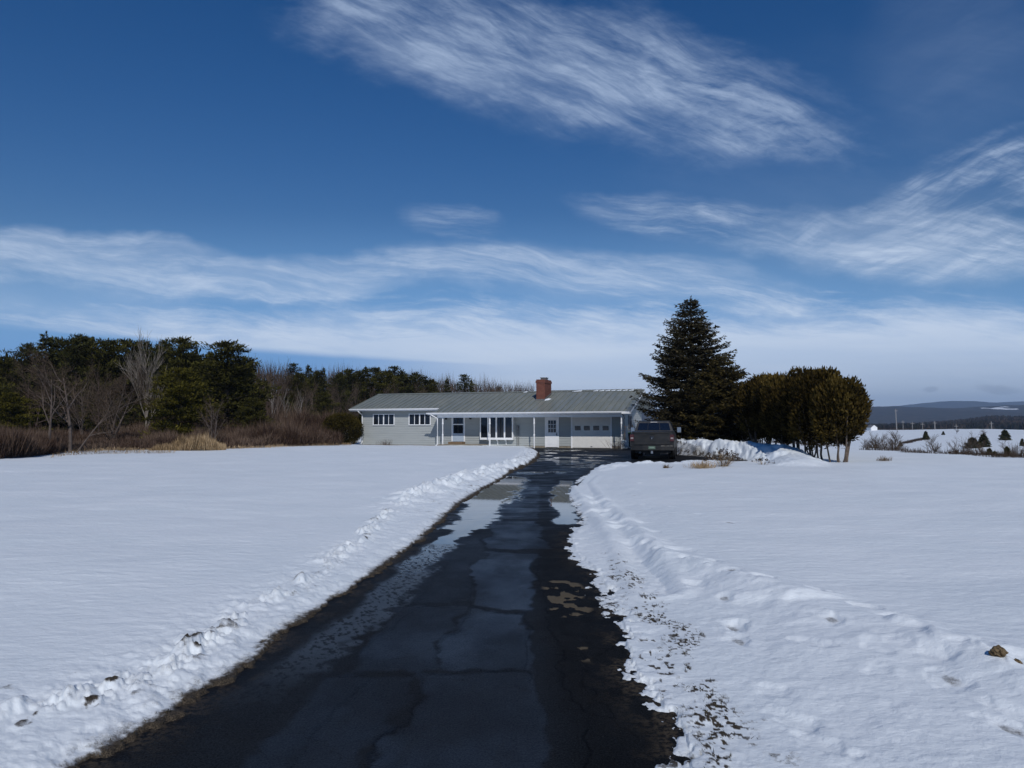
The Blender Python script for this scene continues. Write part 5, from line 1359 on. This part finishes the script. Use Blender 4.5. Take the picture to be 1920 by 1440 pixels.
ridge('hills', 7000, 1500, ([-1900, 1500, 1600, 1640, 1690, 1740, 1775, 1800, 1830, 1870, 1920, 2400, 4200], [770, 768, 765, 764, 762, 756.5, 753.5, 754, 756.5, 760, 765, 768, 772]), 3, 8)
ridge('far_hills', 7600, 500, ([-1900, 1780, 1840, 1880, 1920, 2000, 2600, 4200], [775, 768, 757.5, 755.5, 754.2, 753, 765, 768]), 7, 6)
ridge('near_hills', 3600, 1300, ([-1900, 1500, 1640, 1690, 1750, 1800, 1850, 1885, 1920, 2100, 4200], [772, 768, 764, 766, 768, 767, 763.5, 762, 761.5, 764, 770]), 9, 9, clear=[(1775, 1815, .40, .47), (1784, 1812, .27, .31), (1822, 1840, .47, .50)])
# forest belt at the foot of the hills
rng = np.random.default_rng(77); n = 42000
px = rng.uniform(1250, 2500, n); dd_ = rng.uniform(760, 1300, n)
topy = np.interp(px, [1250, 1640, 1700, 1760, 1800, 1850, 1920, 2500], [796, 795, 793, 790, 786, 780, 779, 780])
tt = (dd_ - 760) / 540
zt = 1.6 + (797 - (799 + (topy - 799) * (.25 + .75 * tt))) / 1400 * dd_
x = (px - 960) / 1400 * dd_
C = np.column_stack([x, dd_, zt - 9]); hh = rng.uniform(6, 10, n) * (.7 + .5 * fbm(x / 30, dd_ / 30, 3, 98))
o = sprigs('far_forest', C, np.column_stack([rng.normal(size=n) * .1, rng.normal(size=n) * .1, np.ones(n)]), hh, 3.2, np.clip(.4 + (fbm(x / 80, dd_ / 80, 3, 99) - .5) * 1.5 + rng.normal(size=n) * .25, 0, 1), M['brush_far'] if 'brush_far' in M else foliage('far_forest', (0.012, 0.014, 0.010), (0.060, 0.045, 0.040)))
tag(o, 'dark leafless and evergreen forest at the foot of the far hills', 'forest', kind='stuff')
V = []; pxs = np.linspace(1150, 2700, 200)
for dd_ in np.linspace(740, 1320, 24):
    tt = (dd_ - 760) / 540; ty = np.interp(pxs, [1250, 1640, 1700, 1760, 1800, 1850, 1920, 2500], [796, 795, 793, 790, 786, 780, 779, 780])
    z = 1.6 + (797 - (799 + (ty - 799) * (.25 + .75 * tt))) / 1400 * dd_ - 8
    V.append(np.column_stack([(pxs - 960) / 1400 * dd_, np.full(200, dd_), z]))
id_ = np.arange(24 * 200).reshape(24, 200)
tag(mesh_np('forest_rise', np.concatenate(V), np.stack([id_[:-1, :-1], id_[:-1, 1:], id_[1:, 1:], id_[1:, :-1]], -1).reshape(-1, 4), M['hill'], smooth=True, at={'clear': np.zeros(4800)}), kind='structure')
# dark field edge along the far road
n = 3000; px = rng.uniform(1560, 2300, n); dd_ = rng.uniform(470, 485, n); x = (px - 960) / 1400 * dd_
o = sprigs('roadside_brush', np.column_stack([x, dd_, base_z(x, dd_)]), rng.normal(size=(n, 3)) * .3 + np.array([0, 0, 1]), rng.uniform(.6, 2.2, n), .5, rng.random(n) * .4, M['twigs'])
tag(o, 'dark scrubby line along the far road', 'brush', kind='stuff')

# unused prototypes would float at the origin
for k, o in enumerate(protoP):
    if k not in used_p:
        for c in list(o.children): bpy.data.objects.remove(c)
        bpy.data.objects.remove(o)
for k, o in enumerate(protoB):
    if k not in used_b:
        for c in list(o.children): bpy.data.objects.remove(c)
        bpy.data.objects.remove(o)

# ------------------------------------------------------------ the air
hz = MB().box(-8300, 8300, -8300, 8300, -12, 290)
hm = bpy.data.materials.new('haze'); hm.use_nodes = True; nt = hm.node_tree; nt.nodes.clear()
pv = nt.nodes.new('ShaderNodeVolumePrincipled'); pv.inputs['Color'].default_value = (0.50, 0.70, 1.0, 1); pv.inputs['Density'].default_value = 0.00012
ou = nt.nodes.new('ShaderNodeOutputMaterial'); nt.links.new(pv.outputs[0], ou.inputs['Volume'])
o = hz.build('haze', hm); tag(o, kind='stuff')
print('verts total', sum(len(o.data.vertices) for o in bpy.data.objects if o.type == 'MESH'))
